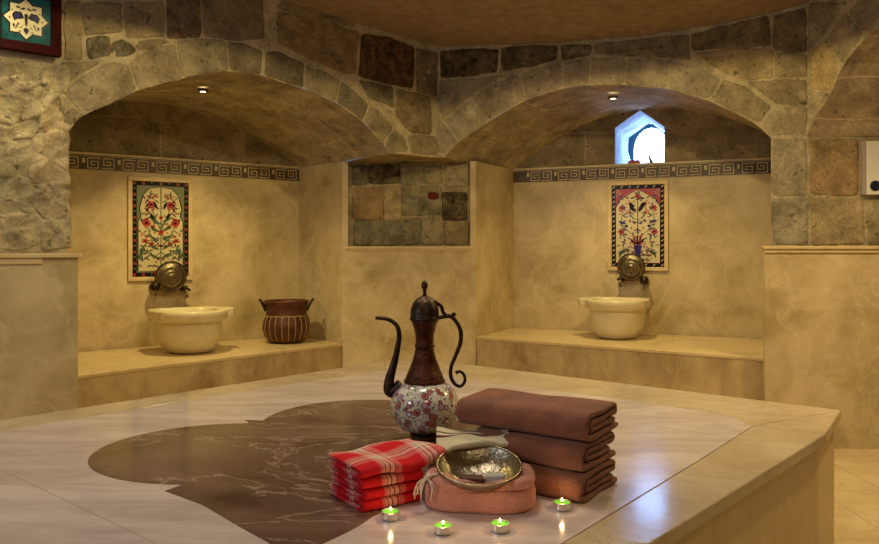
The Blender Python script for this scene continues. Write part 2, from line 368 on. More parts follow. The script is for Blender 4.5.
MORT = (.52, .43, .27)
def add_stone(bm, cl, pl, poly, col, stain_shade=0, h=.012, rough=.006, inpx=True, step=.018, fr=14., edge=1.0, grow=.0075, facet=0):
    pts = [pl.px(*p) for p in poly] if inpx else poly
    # resample boundary
    b = []
    n = len(pts)
    for i in range(n):
        a = Vector(pts[i]); c = Vector(pts[(i+1) % n]); L = (c-a).length; k = max(1, int(L/step))
        for j in range(k): b.append(a+(c-a)*j/k)
    # round corners by smoothing
    for _ in range(1): b = [(b[i-1]+b[i]*2+b[(i+1) % len(b)])/4 for i in range(len(b))]
    cen = sum(b, Vector((0, 0)))/len(b)
    b = [v+(v-cen).normalized()*grow for v in b]
    off = random.random()*50
    w = [v + Vector((noise.noise(Vector((v.x*12, v.y*12, off))), noise.noise(Vector((v.x*12, v.y*12, off+9)))))*.008*edge for v in b]
    size = sum((v-cen).length for v in w)/len(w)
    fr_ = [0, .003/size, .008/size, .018/size, .28, .5, .72, .88, 1.0]
    hs = [-.25, .35, .8, 1, 1, 1, 1, 1, 1]
    fr_ = [min(x, .25) if i < 4 else x for i, x in enumerate(fr_)]
    rings = []
    def disp(p, f):
        q = Vector((p.x*fr, p.y*fr, off)); q2 = Vector((p.x*fr*3.1, p.y*fr*3.1, off+3))
        fv = 0
        if facet: fv = facet*(.5-noise.voronoi(Vector((p.x*9, p.y*9, off)))[0][0])
        return ((noise.noise(q)+.45*noise.noise(q2))*rough+fv)*f
    cc = (*[max(0, c) for c in col], 1-stain_shade)
    for fi, (f, hh) in enumerate(zip(fr_, hs)):
        if f >= 1: ring = [bm.verts.new(pl.w(cen.x, -h-disp(cen, 1), cen.y))]
        else:
            ring = []
            for v in w:
                p = v+(cen-v)*f
                ring.append(bm.verts.new(pl.w(p.x, -h*hh-disp(p, min(1, fi/3)), p.y)))
        rings.append(ring)
    N_ = len(w)
    for a, c in zip(rings, rings[1:]):
        for i in range(N_):
            j = (i+1) % N_
            f = bm.faces.new((a[i], a[j], c[0])) if len(c) == 1 else bm.faces.new((a[i], a[j], c[j], c[i]))
            f.smooth = True
            for lp in f.loops: lp[cl] = cc
def wall_bm():
    bm = bmesh.new(); return bm, bm.loops.layers.float_color.new('Col')
def colpoly(bm, cl, pts, col=MORT, stain_shade=0):
    f = bm.faces.new([bm.verts.new(p) for p in pts])
    for lp in f.loops: lp[cl] = (*col, 1-stain_shade)
def front_face(bm, cl, pl, us, zlo, zhi, thick=.12, col=MORT):
    """mortar face from zlo(u) to zhi(u)"""
    for a, b in zip(us, us[1:]):
        quad = [pl.w(a, 0, zlo(a)), pl.w(b, 0, zlo(b)), pl.w(b, 0, zhi(b)), pl.w(a, 0, zhi(a))]
        colpoly(bm, cl, quad, col)
def jit(c, a=.08):
    k = 1+random.uniform(-a, a); return tuple(x*k for x in c)
def blend_ring(inner, outer, joints, xs=True):
    pass

# ------------------------------------------------------------------ ceiling edge heights along walls
def ceilL(u):                       # u on LP
    px_u = [LP.px(277, 0)[0], LP.L]; z = [1.171*S+E, HC]
    u0 = px_u[0]
    if u > u0: return z[0]+(z[1]-z[0])*(u-u0)/(px_u[1]-u0)
    return z[0]+.02*(u0-u)
def ceilR(u):
    xs = [0, RP.px(550, 40)[0], RP.px(640, 36)[0], RP.px(720, 25)[0], RP.px(771, 12)[0], RP.px(806, 3)[0], 3]
    zs = [HC]+[RP.px(*p)[1] for p in ((550, 43), (640, 36), (720, 24), (771, 13), (806, 3))]; zs.append(zs[-1]+.02)
    return interp(xs, zs, u)

# ------------------------------------------------------------------ LEFT WALL (stone, arch)
inL = [(67, 128), (73, 121), (86, 114), (119, 99.5), (137, 90.5), (168, 82), (200, 74), (227, 71), (260, 75), (304, 89), (335, 102), (363, 122), (384, 145), (389, 154)]
inLu = [LP.px(*p) for p in inL]
uPL = inLu[0][0]; uS1 = inLu[-1][0]
def archL(u): return interp([p[0] for p in inLu], [p[1] for p in inLu], u)
bm, cl = wall_bm()
front_face(bm, cl, LP, [0, uPL*.5, uPL], lambda u: .6, ceilL)
us = [uPL+(uS1-uPL)*i/48 for i in range(49)]
front_face(bm, cl, LP, us, archL, ceilL)
front_face(bm, cl, LP, [uS1, LP.L], lambda u: ZS, ceilL)
outL = [(50, 92), (78, 77), (111.5, 60), (152.7, 48), (181, 40.5), (204, 38), (235, 41.6), (262, 46), (276, 48.5), (307, 62), (343, 77), (363.5, 96.6), (386.6, 113), (396, 124), (397, 146)]
jL = [(1, None)]
VL = (.36, .295, .185)
def vou(bm, cl, pl, quads, base, **k):
    for q, s, tint in quads:
        add_stone(bm, cl, pl, q, jit(tuple(b*t for b, t in zip(base, tint))), s, **k)
one = (1, 1, 1)
vou(bm, cl, LP, [
 ([(51, 90), (64, 93), (84, 113), (68, 127), (55, 118)], 0, one),
 ([(66, 91), (80, 79), (111, 62), (128, 65), (135, 90), (118, 98), (88, 112)], 0, (.98, .98, .98)),
 ([(131, 62), (153, 50), (174, 44), (181, 79), (168, 81), (139, 89)], 0, (1.02, 1, .98)),
 ([(178, 43), (204, 40), (225, 42), (227, 70), (200, 73), (184, 78)], 0, (.98, 1, 1)),
 ([(229, 43), (244, 45), (261, 50), (260, 73), (245, 72), (230, 70)], 0, (.80, .78, .78)),
 ([(266, 52), (280, 53), (303, 64), (302, 87), (284, 81), (265, 76)], .25, (.72, .72, .72)),
 ([(306, 66), (322, 72), (339, 80), (334, 100), (320, 95), (306, 89)], .05, (.92, .92, .92)),
 ([(342, 82), (352, 90), (367, 104), (362, 120), (350, 110), (338, 102)], 0, (.78, .78, .78)),
 ([(370, 106), (385, 116), (392, 128), (382, 142), (374, 132), (366, 121)], 0, (.95, .95, .93)),
 ([(394, 130), (404, 138), (408, 150), (391, 153), (385, 145)], 0, (.85, .85, .82)),
], VL, h=.006, rough=.006)
vou(bm, cl, LP, [
 # second course above the ring
 ([(86, 38), (109, 36), (110, 54), (90, 60)], .75, (.7, .75, .75)),
 ([(112, 44), (124, 41), (136, 50), (128, 55), (113, 57)], .7, (.7, .75, .75)),
 ([(60, 64), (84, 62), (100, 62), (78, 75), (62, 86)], 0, (.95, .95, .9)),
 ([(139, 41), (165, 40), (170, 42), (150, 48), (138, 50)], .15, (1, .95, .9)),
 ([(83, 4), (120, 3), (122, 32), (84, 34)], .2, (.95, .92, .85)),
 ([(124, 3), (163, 2), (164, 36), (126, 38)], .12, (1, .95, .88)),
 ([(166, -5), (199, -5), (200, 37), (168, 38)], .6, (.72, .62, .58)),
 ([(203, -5), (262, -5), (263, 38), (240, 40), (204, 36)], .12, (.85, .78, .72)),
 ([(65, 2), (81, 2), (82, 58), (65, 60)], .05, (1.05, 1.05, 1)),
 ([(277, 12), (320, 20), (358, 32), (355, 73), (344, 74), (310, 58), (278, 44)], .25, (1.05, .88, .68)),
 ([(281, 2), (330, 12), (360, 22), (350, 27), (300, 15), (276, 9)], 0, (.95, .85, .7)),
 ([(362, 35), (390, 38), (414, 48), (413, 88), (390, 84), (359, 76)], .92, (.62, .38, .30)),
 ([(416, 48), (437, 54), (437, 96), (416, 92)], .3, (.85, .8, .72)),
 ([(358, 80), (392, 87), (394, 108), (370, 98)], .5, (.8, .8, .75)),
 ([(396, 90), (430, 97), (431, 134), (410, 132), (396, 116)], .35, (.85, .78, .7)),
 ([(408, 136), (436, 136), (437, 155), (412, 153)], .1, (.95, .92, .85)),
], VL, h=.007, rough=.010)
# rough hewn blocks of the left pier
PS = (.52, .43, .27)
vou(bm, cl, LP, [
 ([(-30, 62), (20, 66), (45, 72), (38, 86), (10, 92), (-30, 84)], 0, one),
 ([(46, 72), (63, 66), (64, 92), (50, 90), (42, 84)], 0, (.95, .95, .95)),
 ([(-30, 88), (8, 95), (22, 110), (14, 122), (-30, 118)], 0, (1.05, 1.05, 1)),
 ([(12, 94), (42, 88), (58, 94), (40, 112), (24, 118)], 0, one),
 ([(44, 114), (60, 98), (80, 114), (68, 128), (52, 130), (36, 128)], 0, (1.05, 1, .95)),
 ([(-30, 122), (12, 126), (32, 118), (40, 132), (18, 138), (-30, 134)], 0, one),
 ([(-30, 137), (10, 141), (28, 139), (30, 178), (-30, 176)], 0, (.98, 1, .98)),
 ([(32, 137), (65, 133), (66, 184), (48, 186), (32, 180)], 0, (1.04, 1, .98)),
 ([(-30, 180), (28, 182), (34, 210), (6, 214), (-30, 210)], 0, (.95, .98, 1)),
 ([(36, 184), (66, 189), (67, 214), (48, 220), (37, 208)], 0, one),
 ([(-30, 214), (14, 217), (36, 213), (46, 224), (40, 246), (-30, 248)], 0, (1, 1, .97)),
 ([(44, 222), (67, 217), (67, 247), (44, 247)], 0, (.95, .97, .97)),
], PS, h=.012, rough=.020, fr=20., edge=3.0, grow=.020, facet=.022, step=.011)
# plain blocks further left, out of the picture
for i in range(3):
    for j in range(7):
        u0 = .05+i*.30; z0 = .95+j*.17
        if u0+.28 < LP.px(-32, 100)[0]-.02:
            add_stone(bm, cl, LP, [(u0, z0), (u0+.27, z0), (u0+.27, z0+.15), (u0, z0+.15)], jit(PS), 0, .015, .02, False)
# pier's side into the alcove and the block carried over the middle pier
def quadw(bm, cl, a, b, z0, z1, col=MORT):
    colpoly(bm, cl, [Vector((a.x, a.y, z0)), Vector((b.x, b.y, z0)), Vector((b.x, b.y, z1)), Vector((a.x, a.y, z1))], col)
PLp = LP.w(uPL, 0, 0); S1 = LP.w(uS1, 0, 0)
quadw(bm, cl, PLp, WL, 0, ZS+.02)
struct(link('wall_left', bm, STONE, recalc=False), 'rough stone wall with the left arch')

# ------------------------------------------------------------------ RIGHT WALL
inR = [(444, 158), (450, 150), (458.7, 142), (488.6, 121.8), (528, 99), (564, 88.3), (589, 85), (625, 85), (667.6, 88.8), (710, 101.3), (742.7, 116.3), (760, 127), (771, 138)]
inRu = [RP.px(*p) for p in inR]; uS2 = inRu[0][0]; uQ = inRu[-1][0]
def archR(u): return interp([p[0] for p in inRu], [p[1] for p in inRu], u)
bm, cl = wall_bm()
front_face(bm, cl, RP, [0, uS2], lambda u: ZS, ceilR)
us = [uS2+(uQ-uS2)*i/48 for i in range(49)]
front_face(bm, cl, RP, us, archR, ceilR)
front_face(bm, cl, RP, [uQ, RP.L], lambda u: .6, ceilR)
VR = (.44, .365, .245)
vou(bm, cl, RP, [
 ([(438, 120), (445, 126), (457, 142), (447, 152), (438, 152)], .15, (.85, .85, .8)),
 ([(447, 122), (462, 108), (470, 101), (486, 122), (460, 140)], 0, one),
 ([(473, 98), (492, 86), (517, 76), (524, 98), (490, 119)], 0, (1.02, 1, .98)),
 ([(522, 74), (540, 68), (561, 64.5), (560, 87.5), (528, 97)], 0, (1.05, 1.02, 1)),
 ([(565, 63.5), (588, 60), (588, 84), (565, 87)], 0, one),
 ([(592, 60), (610, 58.5), (624, 59), (623, 84), (592, 84)], 0, (1, .98, .98)),
 ([(628, 59), (650, 59), (668, 62), (666, 87), (627, 84.5)], 0, (1.03, 1, 1)),
 ([(671, 62), (700, 68), (719, 79), (709, 99), (670, 88)], 0, one),
 ([(724, 79), (745, 88), (770, 106), (759, 123), (743, 114), (714, 101)], .08, (.88, .84, .75)),
 ([(774, 110), (790, 118), (797, 133), (772, 135), (763, 126)], 0, (.95, .92, .88)),
], VR, h=.006, rough=.006)
vou(bm, cl, RP, [  # top course: darkness holds the ceiling lamp's shadow besides soot
 ([(441, 51), (470, 50), (498, 49), (496, 72), (470, 76), (441, 78)], .98, (.5, .42, .3)),
 ([(501, 48), (530, 46), (558, 46), (556, 60), (530, 66), (502, 71)], .85, (.6, .55, .42)),
 ([(561, 46), (592, 45), (590, 55), (563, 60)], .8, (.65, .6, .5)),
 ([(595, 44), (640, 40), (688, 34), (690, 60), (660, 57), (620, 55), (596, 55)], .32, (.78, .75, .66)),
 ([(440, 81), (480, 79), (505, 75), (484, 87), (466, 99), (444, 117), (440, 110)], .05, (.98, .98, .9)),
 ([(692, 34), (735, 24), (768, 16), (770, 46), (692, 50)], .55, (.72, .66, .5)),
 ([(695, 53), (735, 50), (772, 49), (772, 78), (740, 79), (712, 66)], .05, (1, .92, .72)),
 ([(748, 82), (806, 80), (806, 104), (778, 104)], .12, (.95, .9, .8)),
 ([(774, 16), (805, 8), (806, 52), (774, 50)], .45, (.75, .68, .55)),
 ([(775, 54), (806, 55), (806, 77), (775, 76)], .1, (.98, .92, .8)),
 ([(782, 107), (806, 107), (806, 134), (799, 133), (792, 117)], 0, (.97, .95, .9)),
 ([(773, 140), (806, 140), (806, 195), (773, 194)], .06, (.95, .95, .95)),
 ([(773, 199), (807, 199), (807, 244), (773, 244)], .0, (.92, .95, .97)),
], (.41, .34, .23), h=.007, rough=.010)
quadw(bm, cl, Vector((RP.w(uQ, 0, 0))), WR, 0, ZS+.02)
quadw(bm, cl, RP.w(RP.L, 0, 0), RP.w(RP.L, .05, 0), .6, 2.7)
struct(link('wall_right', bm, STONE, recalc=False), 'stone wall with the right arch')
S2 = RP.w(uS2, 0, 0)

# third alcove: return wall, arch at the far right
bm, cl = wall_bm()
quadw(bm, cl, Q2, F2E, .6, ZS+.02)
vou(bm, cl, FP, [
 ([(811, 140), (857, 139), (858, 194), (811, 195)], .08, (1, .86, .72)),
 ([(861, 139), (900, 138), (900, 194), (861, 194)], .08, (1, .88, .75)),
 ([(811, 199), (862, 199), (864, 244), (812, 244)], 0, (1, .97, .9)),
 ([(868, 199), (910, 199), (910, 244), (868, 244)], 0, (.95, .95, .88)),
], (.43, .34, .21), h=.007, rough=.010)
inT = [(809, 137), (812, 124), (831, 93), (843, 64), (867, 36), (879, 26)]
iT = [TP.px(*p) for p in inT]; iT[0] = (0.0, ZS)
um = .90*S
iT += [(um-(um-iT[-1][0])*k, zz_(1.99)-(zz_(1.99)-iT[-1][1])*k*k) for k in (.66, .33)] + [(um, zz_(1.99))]
iT += [(2*um-u, z) for u, z in iT[:-1][::-1]]
def archT(u): return interp([p[0] for p in iT], [p[1] for p in iT], u)
usT = [i*1.8*S/40 for i in range(41)]
front_face(bm, cl, TP, usT, archT, lambda u: 2.85)
vou(bm, cl, TP, [
 ([(809, 52), (812, 88), (830, 89), (838, 66), (826, 40)], .0, (1.1, 1, .72)),
 ([(810, 92), (828, 94), (815, 118), (810, 128)], .0, (1, .97, .92)),
 ([(828, 37), (841, 62), (862, 35), (846, 14)], .0, (.95, .93, .88)),
 ([(849, 11), (864, 32), (892, 12), (878, -8)], .0, (.9, .9, .88)),
 ([(809, 3), (842, 3), (826, 34), (809, 48)], .0, (.85, .83, .8)),
], (.45, .37, .245), h=.006, rough=.008)
struct(link('wall_side', bm, STONE, recalc=False), 'stone return wall at the far right')
bm = bmesh.new(); uvl = bm.loops.layers.uv.new('UVMap')
def sheet(bm, uvl, A, B, nv=8, flip=False, su=1.):
    """surface between two curves with uv in metres"""
    n = len(A); acc = 0; us_ = [0]
    for i in range(n-1): acc += (B[i+1]-B[i]).length; us_.append(acc)
    for i in range(n-1):
        for j in range(nv):
            def P(ii, jj): return A[ii].lerp(B[ii], jj/nv)
            q = [(i, j), (i+1, j), (i+1, j+1), (i, j+1)]
            f = bm.faces.new([bm.verts.new(P(*c)) for c in q]); f.smooth = False
            for lp, c in zip(f.loops, q): lp[uvl].uv = (us_[c[0]], (A[c[0]]-B[c[0]]).length*c[1]/nv)
A = [TP.w(u, 0, z) for u, z in iT]; Bv = [p+Vector((1.0, -.06, 0))*S for p in A]
sheet(bm, uvl, A, Bv)
bmesh.ops.remove_doubles(bm, verts=bm.verts, dist=1e-4)
struct(link('vault_side', bm, VAULT_T), None)

# ------------------------------------------------------------------ vaults over the two alcoves
def zback(u, L, peak): k = (u-L/2)/(L/2); return ZS+(peak-ZS)*(1-k*k)
N_ = 60
def vault(name, pl, a0, a1, arch, bp, pk, mat, lab):
    bm = bmesh.new(); uvl = bm.loops.layers.uv.new('UVMap'); A = []; B = []
    for i in range(N_+1):
        k = i/N_; u = a0+(a1-a0)*k; A.append(pl.w(u, 0, arch(u)))
        ub = bp.L*k; B.append(bp.w(ub, .0, zback(ub, bp.L, pk)))
    sheet(bm, uvl, A, B, 10); bmesh.ops.remove_doubles(bm, verts=bm.verts, dist=1e-4)
    for v in bm.verts:
        v.co.z += .006*noise.noise(v.co*9)
    o = struct(link(name, bm, mat), lab)
    return o
vault('ceiling_vault', LP, uPL, uS1, archL, LB, .812*S+E, VAULT, 'stone barrel vault over the left alcove')
vault('ceiling_vault', RP, uS2, uQ, archR, RB, .834*S+E, VAULT_R, 'stone barrel vault over the right alcove')

# lunettes (upper back walls), right one with the window hole
def lunette(pl, pk, hole=None):
    bm = bmesh.new(); uvl = bm.loops.layers.uv.new('UVMap')
    us = [pl.L*i/60 for i in range(61)]
    if hole:
        for h in hole: us.append(h[0])
        us = sorted(set(us))
    xs = sorted(set(h[0] for h in hole)) if hole else []
    def lo(u, side):
        if hole and xs[0]-1e-6 <= u <= xs[-1]+1e-6: return interp([h[0] for h in hole], [h[1] for h in hole], u)
        return ZB1-.01
    for a, b in zip(us, us[1:]):
        m = (a+b)/2
        inside = hole and xs[0] < m < xs[-1]
        la, lb = (lo(a, 1), lo(b, 0)) if inside else (ZB1-.01, ZB1-.01)
        c = [(a, la), (b, lb), (b, max(zback(b, pl.L, pk)+.01, lb)), (a, max(zback(a, pl.L, pk)+.01, la))]
        f = bm.faces.new([bm.verts.new(pl.w(u, 0, z)) for u, z in c])
        for lp, q in zip(f.loops, c): lp[uvl].uv = q
        if inside and min(lo(a,1), lo(b,0)) > ZB1:
            zb = WBOT
            c = [(a, ZB1-.01), (b, ZB1-.01), (b, zb), (a, zb)]
            f = bm.faces.new([bm.verts.new(pl.w(u, 0, z)) for u, z in c])
            for lp, q in zip(f.loops, c): lp[uvl].uv = q
    return bm
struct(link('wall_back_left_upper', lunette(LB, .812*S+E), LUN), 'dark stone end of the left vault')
win = [RB.px(*p) for p in ((615, 163), (615, 128), (640, 110), (664.5, 127), (664.5, 163))]
WBOT = (win[0][1]+win[4][1])/2
hole = [(win[1][0], win[1][1]), (win[2][0], win[2][1]), (win[3][0], win[3][1])]
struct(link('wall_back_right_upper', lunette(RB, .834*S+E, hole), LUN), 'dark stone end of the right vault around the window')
# window: deep reveal, outer wall with rounded opening, bright pane
outline = [(win[0][0], WBOT), (win[1][0], win[1][1]), (win[2][0], win[2][1]), (win[3][0], win[3][1]), (win[4][0], WBOT)]
bm = bmesh.new(); DEP = .42*S
cxw = sum(p[0] for p in outline)/5; 
far = [(cxw+(u-cxw)*.94, WBOT+(z-WBOT)*.96) for u, z in outline]
for i in range(5):
    j = (i+1) % 5
    bm.faces.new([bm.verts.new(RB.w(outline[i][0], 0, outline[i][1])), bm.verts.new(RB.w(outline[j][0], 0, outline[j][1])), bm.verts.new(RB.w(far[j][0], DEP, far[j][1])), bm.verts.new(RB.w(far[i][0], DEP, far[i][1]))])
wo = struct(link('window_1', bm, WINR), 'small pentagonal window in deep reveal')
fw = far[4][0]-far[0][0]; fh = far[2][1]-WBOT
def oval(k): a = PI*k/14; return (cxw+.012+.40*fw*math.cos(a), WBOT+.42*fh+.46*fh*math.sin(a))
ov = [(cxw+.012+.40*fw, WBOT+.02)]+[oval(k) for k in range(15)]+[(cxw+.012-.40*fw, WBOT+.02)]
# frame plate (ring between far outline and oval)
bm = bmesh.new()
def bound(pt):   # push out to the pentagon
    c = Vector((cxw, WBOT+.45*fh)); d = (Vector(pt)-c).normalized(); best = 9
    for i in range(5):
        p = Vector(far[i]); q = Vector(far[(i+1) % 5]); e = q-p; den = d.x*e.y-d.y*e.x
        if abs(den) < 1e-9: continue
        t = ((p.x-c.x)*e.y-(p.y-c.y)*e.x)/den; s = ((p.x-c.x)*d.y-(p.y-c.y)*d.x)/den
        if t > 0 and -1e-6 <= s <= 1+1e-6: best = min(best, t)
    return c+d*best
n = len(ov)
for i in range(n):
    j = (i+1) % n
    a, b = bound(ov[i]), bound(ov[j])
    bm.faces.new([bm.verts.new(RB.w(*q)) for q in ((ov[i][0], DEP-.01, ov[i][1]), (ov[j][0], DEP-.01, ov[j][1]), (b.x, DEP-.01, b.y), (a.x, DEP-.01, a.y))])
link('window_frame', bm, TEALSH, wo)
bm = bmesh.new(); vprism(bm, far, DEP+.03, DEP+.04, M=RB.M); link('pane', bm, PANE, wo)

# ------------------------------------------------------------------ smooth limestone back walls of the alcoves, returns, middle pier
def slab(bm, a, b, z0, z1, t=.05):
    p = Plane(tuple(a.xy), tuple(b.xy)); box(bm, 0, p.L, 0, t, z0, z1, p.M)
bm = bmesh.new(); slab(bm, WL, W1, 0, ZB0); struct(link('wall_back_left', bm, PLASTER), 'polished beige stone wall of the left alcove')
bm = bmesh.new(); slab(bm, W2, WR, 0, ZB0); struct(link('wall_back_right', bm, PLASTER), 'polished beige stone wall of the right alcove')
bm = bmesh.new(); slab(bm, W1, M1, 0, ZS); slab(bm, M2, W2, 0, ZS)
struct(link('wall_returns', bm, PLASTER), 'polished beige returns of the middle pier')
# middle pier with niche
nL, nb = MP.px(348, 247); nR = MP.px(470.5, 247)[0]; nT = ZS; nb = MP.px(400, 246.5)[1]
bm = bmesh.new()
box(bm, 0, nL, 0, .2, 0, ZS, MP.M); box(bm, nR, MP.L, 0, .2, 0, ZS, MP.M); box(bm, nL, nR, 0, .2, 0, nb, MP.M)
struct(link('wall_middle', bm, PLASTER), 'polished beige middle pier')
NP = Plane(tuple(MP.w(0, .055, 0).xy), tuple(MP.w(MP.L, .055, 0).xy))
bm, cl = wall_bm()
colpoly(bm, cl, [NP.w(nL, 0, nb), NP.w(nR, 0, nb), NP.w(nR, 0, nT), NP.w(nL, 0, nT)], (.40, .32, .19))
zo = lambda x, y: (330+x/4.944, 150+y/4.944)
def r4(x0, y0, x1, y1): return [zo(x0, y0), zo(x1, y0), zo(x1, y1), zo(x0, y1)]
vou(bm, cl, NP, [
 (r4(112, 80, 190, 172), .75, (.7, .75, .75)), (r4(196, 70, 345, 165), .97, (.5, .48, .42)), (r4(352, 60, 460, 170), .4, (.85, .88, .85)),
 (r4(468, 82, 552, 166), .15, (.85, .85, .8)), (r4(570, 72, 682, 180), .05, (1.05, 1.05, .98)),
 (r4(113, 185, 262, 342), .08, (.95, .78, .6)), (r4(268, 180, 350, 350), 0, (1.1, 1, .85)), (r4(356, 180, 545, 322), .5, (.85, .92, .85)),
 (r4(556, 210, 676, 348), .96, (.5, .46, .4)), (r4(118, 350, 352, 470), .45, (.8, .85, .82)), (r4(362, 345, 446, 466), .45, (.88, .92, .9)),
 (r4(452, 345, 560, 466), .3, (1, 1.02, .95)), (r4(566, 352, 684, 466), .2, (1, .92, .78)),
], (.38, .315, .20), h=.012, rough=.010)
add_stone(bm, cl, NP, r4(484, 208, 540, 240), (.13, .02, .012), .3, .024, .003)
struct(link('wall_niche', bm, STONE, recalc=False), 'old sooty stones showing in the recess of the middle pier')
bm = bmesh.new(); box(bm, nL-.02, nR+.015, -.018, .05, nb-.018, nb+.002, MP.M); box(bm, nL-.012, nR+.008, -.010, .0, nb-.032, nb-.018, MP.M)
struct(bevel(link('trim_1', bm, TRIMM), .003))
# underside of masonry over the middle pier
bm, cl = wall_bm()
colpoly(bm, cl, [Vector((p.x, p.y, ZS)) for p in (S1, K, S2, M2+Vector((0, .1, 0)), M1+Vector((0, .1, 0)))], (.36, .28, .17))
struct(link('wall_middle_upper', bm, STONE))
# ------------------------------------------------------------------ wainscots
WCL = at(78, 248, 2.945*S); WCL.z = 0
wp = Plane(tuple((WCL-LPd*1.15*S).xy), tuple(WCL.xy))
bm = bmesh.new(); ZW = zz_(.889); box(bm, 0, wp.L, 0, .06, 0, ZW-.02, wp.M)
e2 = Plane(tuple((WCL+Vector((-.85, .75, 0))*1.1).xy), tuple(WCL.xy)); box(bm, .14, e2.L-.02, .0, .05, 0, ZW-.02, Plane(tuple(WCL.xy), tuple((WCL+Vector((-.85, .75, 0))).xy)).M)
struct(link('wall_left_wainscot', bm, PLASTER), 'polished beige wainscot under the rough left pier')
bm = bmesh.new(); box(bm, 0, wp.L+.018, -.020, .11, ZW-.02, ZW, wp.M); box(bm, 0, wp.L-.16, -.010, 0, ZW-.05, ZW-.02, wp.M)
struct(bevel(link('trim_2', bm, LEDGE), .003))
WQ = at(765, 248, 3.475*S); WQ.z = 0; WQ2 = at(810, 248, 3.435*S); WQ2.z = 0; WQ3 = Vector((2.72, 3.385, 0))*S; ZQ = zz_(.919)
bm = bmesh.new(); slab(bm, WQ, WQ2, 0, ZQ-.018, .05); slab(bm, WQ2, WQ3, 0, ZQ-.018, .05)
p3 = Plane(tuple(WQ.xy), tuple((WQ+Vector((.52, .75, 0))).xy)); box(bm, .07, p3.L, -.05, -.002, 0, ZQ-.018, p3.M)
struct(link('wall_right_wainscot', bm, PLASTER), 'polished beige wainscot under the right stone pier')
bm = bmesh.new()
for a, b in ((WQ, WQ2), (WQ2, WQ3)):
    p = Plane(tuple(a.xy), tuple(b.xy)); box(bm, -.008, p.L+.004, -.018, .06, ZQ-.018, ZQ, p.M); box(bm, -.004, p.L, -.009, .0, ZQ-.04, ZQ-.018, p.M)
struct(bevel(link('trim_3', bm, TRIMM), .003))
# ------------------------------------------------------------------ Greek key bands
def key_band(name, pl):
    bm = bmesh.new(); h = ZB1-ZB0
    box(bm, 0, pl.L, -.006, .05, ZB0, ZB1, pl.M, 0)
    box(bm, 0, pl.L, -.012, .0, ZB1-.004, ZB1+.010, pl.M, 1)
    box(bm, 0, pl.L, -.008, .0, ZB1-.013, ZB1-.010, pl.M, 1)
    box(bm, 0, pl.L, -.008, .0, ZB0-.001, ZB0+.003, pl.M, 1)
    g = .0116*S; x = pl.L-.01; sw = .0042*S; z0 = ZB0+.012*S; yy = -.0085
    def seg(a, b):
        x0, x1 = sorted((a[0], b[0])); z0_, z1_ = sorted((a[1], b[1]))
        box(bm, x0-sw/2, x1+sw/2, yy, -.005, z0_-sw/2, z1_+sw/2, pl.M, 1)
    k = 0
    path = [(0, 0), (5.4, 0), (5.4, 4.6), (.9, 4.6), (.9, 1.5), (3.9, 1.5), (3.9, 3.1), (2.2, 3.1)]
    while x > .12*S:
        w = 6.6*g
        for mir in (0, 1):
            pts = [(x-w+(px if not mir else 6.0-px)*g, z0+pz*g) for px, pz in path]
            if mir: pts = [(p[0], z0+4.6*g-(p[1]-z0)) for p in pts]
            for a, b in zip(pts, pts[1:]): seg(a, b)
            x -= w
            if k % 2 == 1:
                box(bm, x-.020*S, x-.006*S, yy, -.005, z0+2.2*g, z0+4.4*g, pl.M, 1); x -= .026*S
            k += 1
    return struct(link(name, bm, [KEYD, KEYL]), 'dark band with pale Greek key pattern')
key_band('trim_4', LB); key_band('trim_5', RB)

# ------------------------------------------------------------------ benches
Lf = [on_h(79.3, 375, ZL), on_h(342.3, 343, ZL)]; dl = (Lf[1]-Lf[0]).normalized()
Rf = [on_h(475.9, 336.3, ZR), on_h(764, 357.5, ZR)]; dr = (Rf[1]-Rf[0]).normalized()
def bench(name, pts, z, lab):
    o = empty(name, (0, 0, 0), lab, 'bench')
    c = sum((p for p in pts), Vector((0, 0, 0)))/len(pts)
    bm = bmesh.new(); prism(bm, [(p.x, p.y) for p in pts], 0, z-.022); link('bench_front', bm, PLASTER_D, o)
    d = (pts[1]-pts[0]).normalized(); nn = Vector((d.y, -d.x, 0))*.006
    q = [pts[0]+nn, pts[1]+nn]+pts[2:]
    bm = bmesh.new(); prism(bm, [(p.x, p.y) for p in q], z-.022, z); bevel(link('bench_top', bm, LEDGE, o), .004)
    return o
eps = .004
def flat(v): return Vector((v.x, v.y, 0))
bench('stone_bench', [flat(Lf[0]-dl*.03), M1+Vector((-.006, -.004, 0)), W1+Vector((-.008, -.006, 0)), WL+Vector((.05, -.0, 0)), PLp.lerp(WL, .34)+Vector((.04, .03, 0))], ZL, 'low beige stone bench in the left alcove under the basin and copper cauldron')
bench('stone_bench', [M2+Vector((.005, -.004, 0)), flat(Rf[1]+dr*.02), WR+Vector((-.06, -.01, 0)), W2+Vector((.006, -.008, 0))], ZR, 'low beige stone bench in the right alcove below the small window')

# ------------------------------------------------------------------ floor, ceiling, rest of the room
roomp = [LP.w(0, 0, 0), Vector((-2.75, 1.3, 0))*S, Vector((-2.3, -.7, 0))*S, Vector((-.9, -1.7, 0))*S, Vector((1.3, -1.7, 0))*S, Vector((2.4, -.4, 0))*S, TE]
bm = bmesh.new(); bm.faces.new([bm.verts.new(p) for p in ((-4.4, -2.8, 0), (5, -2.8, 0), (5, 6.8, 0), (-4.4, 6.8, 0))])
struct(link('floor', bm, FLOORM))
bm = bmesh.new(); uvl = bm.loops.layers.uv.new('UVMap')
acc = 0
for a, b in zip(roomp, roomp[1:]):
    L = (b-a).length
    f = bm.faces.new([bm.verts.new(q) for q in (a, b, b+Vector((0, 0, 2.9)), a+Vector((0, 0, 2.9)))])
    for lp, uv in zip(f.loops, ((acc, 0), (acc+L, 0), (acc+L, 2.9), (acc, 2.9))): lp[uvl].uv = uv
    acc += L
